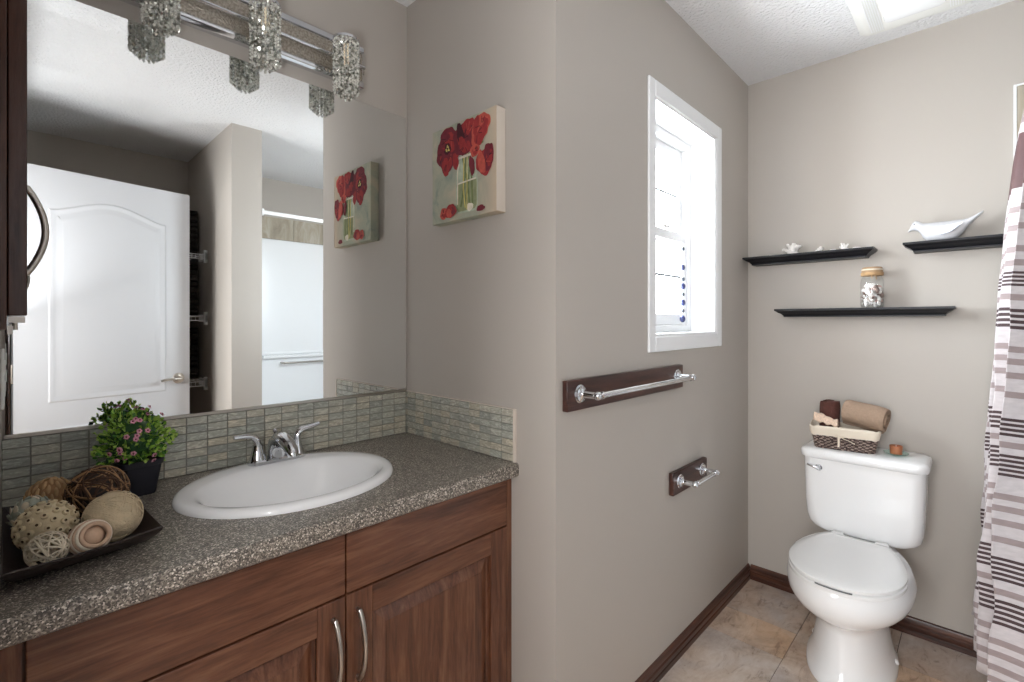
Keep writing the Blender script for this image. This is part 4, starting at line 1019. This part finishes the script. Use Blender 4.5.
# linen closet shelves with towels behind the door
for k, z in enumerate((1.712, 1.305, 0.875)):
    pos = ('top', 'middle', 'bottom')[k]
    ws = thing('wire_shelf', 'white wire closet shelf behind the door, the %s one of three in the mirror' % pos, 'shelf', (0.45, -0.87, z), 0, 'white wire shelves in the linen closet')
    b = MB()
    for y in (-0.245, -0.12, 0.0, 0.12, 0.245): b.cyl((-0.44, y, 0), (0.44, y, 0), 0.003, 6)
    b.cyl((-0.44, 0.25, -0.028), (0.44, 0.25, -0.028), 0.003, 6)
    for i in range(36):
        x = -0.43 + i * 0.0246; b.tube([(x, -0.245, 0.003), (x, 0.25, 0.003), (x, 0.252, -0.028)], 0.0014, 5)
    b.build('wire_grid', 'wire_white', ws)
    b = MB(); b.box(0.434, 0.447, 0.10, 0.262, -0.036, -0.028); b.box(0.434, 0.447, 0.10, 0.262, 0.004, 0.012); b.box(0.434, 0.447, 0.252, 0.262, -0.036, 0.012)
    for q in (0.10, 0.15, 0.20): b.box(0.434, 0.447, q, q + 0.008, -0.03, 0.006)
    b.box(0.430, 0.4475, 0.235, 0.262, -0.055, 0.028); b.build('end_bracket', 'plastic_white', ws)
    def stack(x, w_, n, z0):
        for i in range(n):
            b = MB(); h_ = 0.038
            R = [[(s2 * (w_ / 2), p[0], p[1]) for p in rrect(0.15, h_ / 2, h_ * 0.48, 5, 0, h_ / 2)] for s2 in (-1, -0.5, 0, 0.5, 1)]
            b.loft(R); o = b.build('folded_towel', 'dark_towel', None, loc=(x, -0.93, z0 + i * (h_ + 0.0006)), smooth=60)
            tag(o, 'dark folded towel in the stack on the %s wire closet shelf' % pos, 'towel', 'dark folded towels on the %s closet shelf' % pos)
    stack(0.737, 0.29, 8 if k == 0 else 9, z + 0.0052)

# ------------------------------------------------------------------ tray with decorative balls
tr = thing('decor_tray', 'square dark brown tray with upswept rims on the countertop', 'tray', (0.081, 1.232, CT), 0)
def tray():
    b = MB()
    out = [(0.108, -0.172), (0.098, 0.150), (-0.094, 0.166), (-0.092, -0.206)]     # rim corners (x, y)
    inn = [(x * 0.60, y * 0.64) for x, y in out]
    hz = [0.040, 0.036, 0.040, 0.038]
    def ring(k, z, n=8, sag=0.0):
        P = []
        for i in range(4):
            p, q = out[i], out[(i + 1) % 4]; a_, c_ = inn[i], inn[(i + 1) % 4]
            for j in range(n):
                t = j / n; o_ = (p[0] + (q[0] - p[0]) * t, p[1] + (q[1] - p[1]) * t); i_ = (a_[0] + (c_[0] - a_[0]) * t, a_[1] + (c_[1] - a_[1]) * t)
                P.append((i_[0] + (o_[0] - i_[0]) * k, i_[1] + (o_[1] - i_[1]) * k, z - sag * math.sin(PI * t)))
        return P
    b.loft([ring(0, 0.0006), ring(0.25, 0.004), ring(0.55, 0.012), ring(0.85, 0.026), ring(1.0, 0.036, sag=0.003), ring(1.02, 0.040, sag=0.004), ring(0.97, 0.0415, sag=0.004), ring(0.8, 0.030, sag=0.001), ring(0.5, 0.016), ring(0.2, 0.0085), ring(-0.1, 0.006)])
    return b
tray().build('tray_body', 'tray', tr, smooth=50)
TB = CT + 0.0065
GB = 'decorative woven balls in the tray'
def fib(n): 
    g = PI * (3 - 5 ** 0.5)
    return [Vector((math.cos(g * i) * (1 - (1 - 2 * (i + .5) / n) ** 2) ** .5, math.sin(g * i) * (1 - (1 - 2 * (i + .5) / n) ** 2) ** .5, 1 - 2 * (i + .5) / n)) for i in range(n)]
def great(B, R, nrm, r, mi=0, n=34, wob=0.0, ph=0, lift=0.0, seg=6):
    nrm = Vector(nrm).normalized(); a = nrm.orthogonal().normalized(); c_ = nrm.cross(a)
    pts = []
    for k in range(n):
        t = 2 * PI * k / n; d = (a * math.cos(t) + c_ * math.sin(t) + nrm * wob * math.sin(3 * t + ph)).normalized(); pts.append(d * (R + lift * math.sin(5 * t + ph)))
    B.tube(pts, r, seg, mi=mi, closed=True)
def putball(B, name, mats, loc, label, cat='decorative ball', smooth=60):
    o = B.build(name, mats, None, loc=loc, smooth=smooth); lo = min(v.co.z for v in o.data.vertices); return tag(o, label, cat, GB)
r_ = random.Random(8)
def rv(): return (r_.uniform(-1, 1), r_.uniform(-1, 1), r_.uniform(-1, 1))
# brown vine ball
b = MB(); R0 = 0.052; b.ball((0, 0, 0), R0 * 0.90, 24, 16, mi=1)
for k in range(52): great(b, R0 * r_.uniform(0.92, 0.99), rv(), 0.0014, mi=0 if r_.random() < 0.72 else 2, wob=0.12, ph=r_.random() * 6)
putball(b, 'vine_ball', ['grape_brown', 'kick', 'grape_tan'], (0.122, 1.292, 0.0005 + TB + R0 * 1.02 + 0.004), 'largest ball, of dark brown vine, at the back of the tray')
# twine ball
b = MB(); R0 = 0.0440; b.ball((0, 0, 0), R0 * 0.95, 28, 18)
for k in range(46): great(b, R0 * 0.99, (0.25 * r_.uniform(-1, 1) + 0.5, 0.3 * r_.uniform(-1, 1) + 0.1, 1 if k % 2 else r_.uniform(0.4, 1)), 0.0012, n=40)
for k in range(14): great(b, R0 * 0.995, rv(), 0.0012, n=40)
putball(b, 'twine_ball', 'twine', (0.129, 1.140, TB + R0 + 0.004), 'smooth beige twine ball at the right front of the tray')
# pod ball
b = MB(); R0 = 0.045; b.ball((0, 0, 0), R0 * 0.86, 24, 16)
for d in fib(92):
    q = d.to_track_quat('Z', 'Y').to_matrix().to_4x4(); m4 = Matrix.Translation(d * R0 * 0.80) @ q; L = R0 * 0.15
    rr0 = 0.0052
    b.lathe([(rr0, 0), (rr0, L), (rr0 * 0.45, L + 0.0008)], n=9, M4=m4, cap1=False); b.lathe([(rr0 * 0.45, L + 0.0009), (rr0 * 0.4, L - 0.001)], n=7, M4=m4, mi=1, cap0=False)
putball(b, 'pod_ball', ['pod_cream', 'pod_hole'], (0.042, 1.158, TB + R0 + 0.006), 'cream ball covered with small round holed pods')
# tan chip ball
b = MB(); R0 = 0.041; b.ball((0, 0, 0), R0 * 0.88, 24, 16, mi=1)
for d in fib(90):
    q = d.to_track_quat('Z', 'Y').to_matrix().to_4x4(); m4 = Matrix.Translation(d * R0 * 0.9) @ q @ Matrix.Rotation(0.25, 4, 'X')
    b.ball((0, 0, 0), 1, 8, 5, mi=0, sc=(0.0034, 0.0095, 0.0026), M4=m4)
putball(b, 'chip_ball', ['chip_tan', 'grape_tan'], (0.054, 1.340, TB + R0 + 0.010), 'tan ball of overlapping wood chips in the back left corner of the tray')
# sage / pale ball
b = MB(); R0 = 0.034; b.ball((0, 0, 0), R0 * 0.86, 20, 14)
for d in fib(60):
    q = d.to_track_quat('Z', 'Y').to_matrix().to_4x4(); m4 = Matrix.Translation(d * R0 * 0.88) @ q @ Matrix.Rotation(0.5, 4, 'X')
    b.ball((0, 0, 0), 1, 8, 5, sc=(0.0058, 0.0075, 0.002), M4=m4, mi=0 if r_.random() < 0.6 else 1)
putball(b, 'petal_ball', ['sage', 'wicker_white'], (0.026, 1.262, TB + R0 + 0.013), 'pale green grey petal ball between the pod ball and the tan chip ball')
# white wicker ball
b = MB(); R0 = 0.028
for k in range(17): great(b, R0 * r_.uniform(0.92, 0.99), rv(), 0.0014, n=30, wob=0.05, ph=r_.random() * 6)
putball(b, 'wicker_ball', 'wicker_white', (0.040, 1.082, TB + R0 + 0.008), 'smallest ball, open white wicker, at the front left of the tray')
# coiled rose ball
b = MB(); R0 = 0.025
for k in range(9):
    t = -0.8 + 1.6 * k / 8; rr_ = R0 * (1 - t * t * 0.72) ** 0.5
    b.tube([(rr_ * math.cos(a_) * 1.05, rr_ * math.sin(a_), t * R0) for a_ in [2 * PI * q / 30 for q in range(30)]], 0.0036, 8, closed=True, mi=k % 2)
b.ball((0, 0, 0), R0 * 0.80, 16, 10, mi=0)
_rm = Matrix.Rotation(1.15, 4, 'X') @ Matrix.Rotation(0.3, 4, 'Y'); b.v = [_rm @ v for v in b.v]
o = putball(b, 'coil_ball', ['coil_rose', 'cream_cloth'], (0.092, 1.086, TB + R0 + 0.0130), 'striped rose and cream coiled ball in front of the twine ball')

# ------------------------------------------------------------------ potted plant
pl = thing('potted_plant', 'small bushy green plant with pink flowers in a black square pot beside the sink', 'plant', (0.208, 1.446, CT), math.radians(8))
b = MB(); R = []
for z, w_ in ((0.0008, 0.030), (0.004, 0.031), (0.070, 0.041), (0.072, 0.044), (0.084, 0.045), (0.084, 0.0415), (0.070, 0.038)): R.append([(p[0], p[1], z) for p in rrect(w_, w_, w_ * 0.35, 6)])
b.loft(R); b.build('pot', 'pot', pl, smooth=40)
b = MB(); b.loft([[(p[0], p[1], z) for p in rrect(w_, w_, 0.013, 5)] for z, w_ in ((0.0705, 0.037), (0.078, 0.036))]); b.build('soil', 'soil', pl)
b = MB(); r_ = random.Random(21)
C0 = Vector((-0.006, -0.004, 0.133))
def foliage_pt():
    d = Vector((r_.gauss(0, 1), r_.gauss(0, 1), r_.gauss(0, 1))).normalized()
    if d.z < -0.75: d.z = -0.5
    return d
stems = MB(); leaves = MB()
for k in range(420):
    d = foliage_pt(); R0 = r_.uniform(0.045, 0.074) * (1.0 + 0.12 * math.sin(d.x * 9 + d.z * 7))
    p = C0 + Vector((d.x * R0 * 0.98, d.y * R0 * 0.95, d.z * R0))
    p.y = min(p.y, 0.058); p.x = min(p.x, 0.062)
    if k % 6 == 0:
        base_ = Vector((r_.uniform(-.015, .015), r_.uniform(-.015, .015), 0.076)); stems.tube([base_, (base_ + p) / 2 + Vector((0, 0, 0.01)), p], 0.0011, 5)
    for q in range(3):
        e = (d + Vector((r_.uniform(-.8, .8), r_.uniform(-.8, .8), r_.uniform(-.5, .9)))).normalized()
        L, w_ = r_.uniform(0.009, 0.014), r_.uniform(0.0032, 0.005)
        up = e.orthogonal().normalized(); up.rotate(Matrix.Rotation(r_.random() * 6.28, 3, e)); sd = e.cross(up)
        pt = lambda a_, s_, h_: p + e * (L * a_) + sd * (w_ * s_) + up * (L * h_)
        mi = r_.choices((0, 1, 2, 3), (4, 6, 2, 5))[0]
        leaves.add([pt(0, 0, 0), pt(.35, 1, .1), pt(.75, .8, .08), pt(1, 0, -.05), pt(.75, -.8, .08), pt(.35, -1, .1), pt(.5, 0, -.02)], [(0, 1, 6), (1, 2, 6), (2, 3, 6), (3, 4, 6), (4, 5, 6), (5, 0, 6)], mi)
stems.build('stems', 'leaf_c', pl); o = leaves.build('foliage', ['leaf_a', 'leaf_b', 'leaf_c', 'leaf_d'], pl, smooth=0, fix=False)
core = MB(); core.ball(C0, 0.046, 14, 10, sc=(1, 0.95, 1)); core.build('inner_foliage', 'leaf_c', pl)
camd = Vector((-0.14, -1.0, 0.12))
for k in range(22):
    d = foliage_pt()
    if k < 14: d = (d + Vector((-0.15, -1.3, 0.0))).normalized()
    p = C0 + Vector((d.x * 0.074, d.y * 0.071, d.z * 0.074)); f = MB(); q = d.to_track_quat('Z', 'Y').to_matrix().to_4x4(); m4 = Matrix.Translation(p) @ q
    for j in range(5): f.ball((0.0033 * math.cos(j * 1.2566), 0.0033 * math.sin(j * 1.2566), 0.0008 * (j % 2)), 0.0028, 7, 5, sc=(1, 1, 0.45), M4=m4)
    f.ball((0, 0, 0.002), 0.0020, 6, 5, mi=1, M4=m4); f.build('flower', ['petal_pink', 'petal_core'], pl)
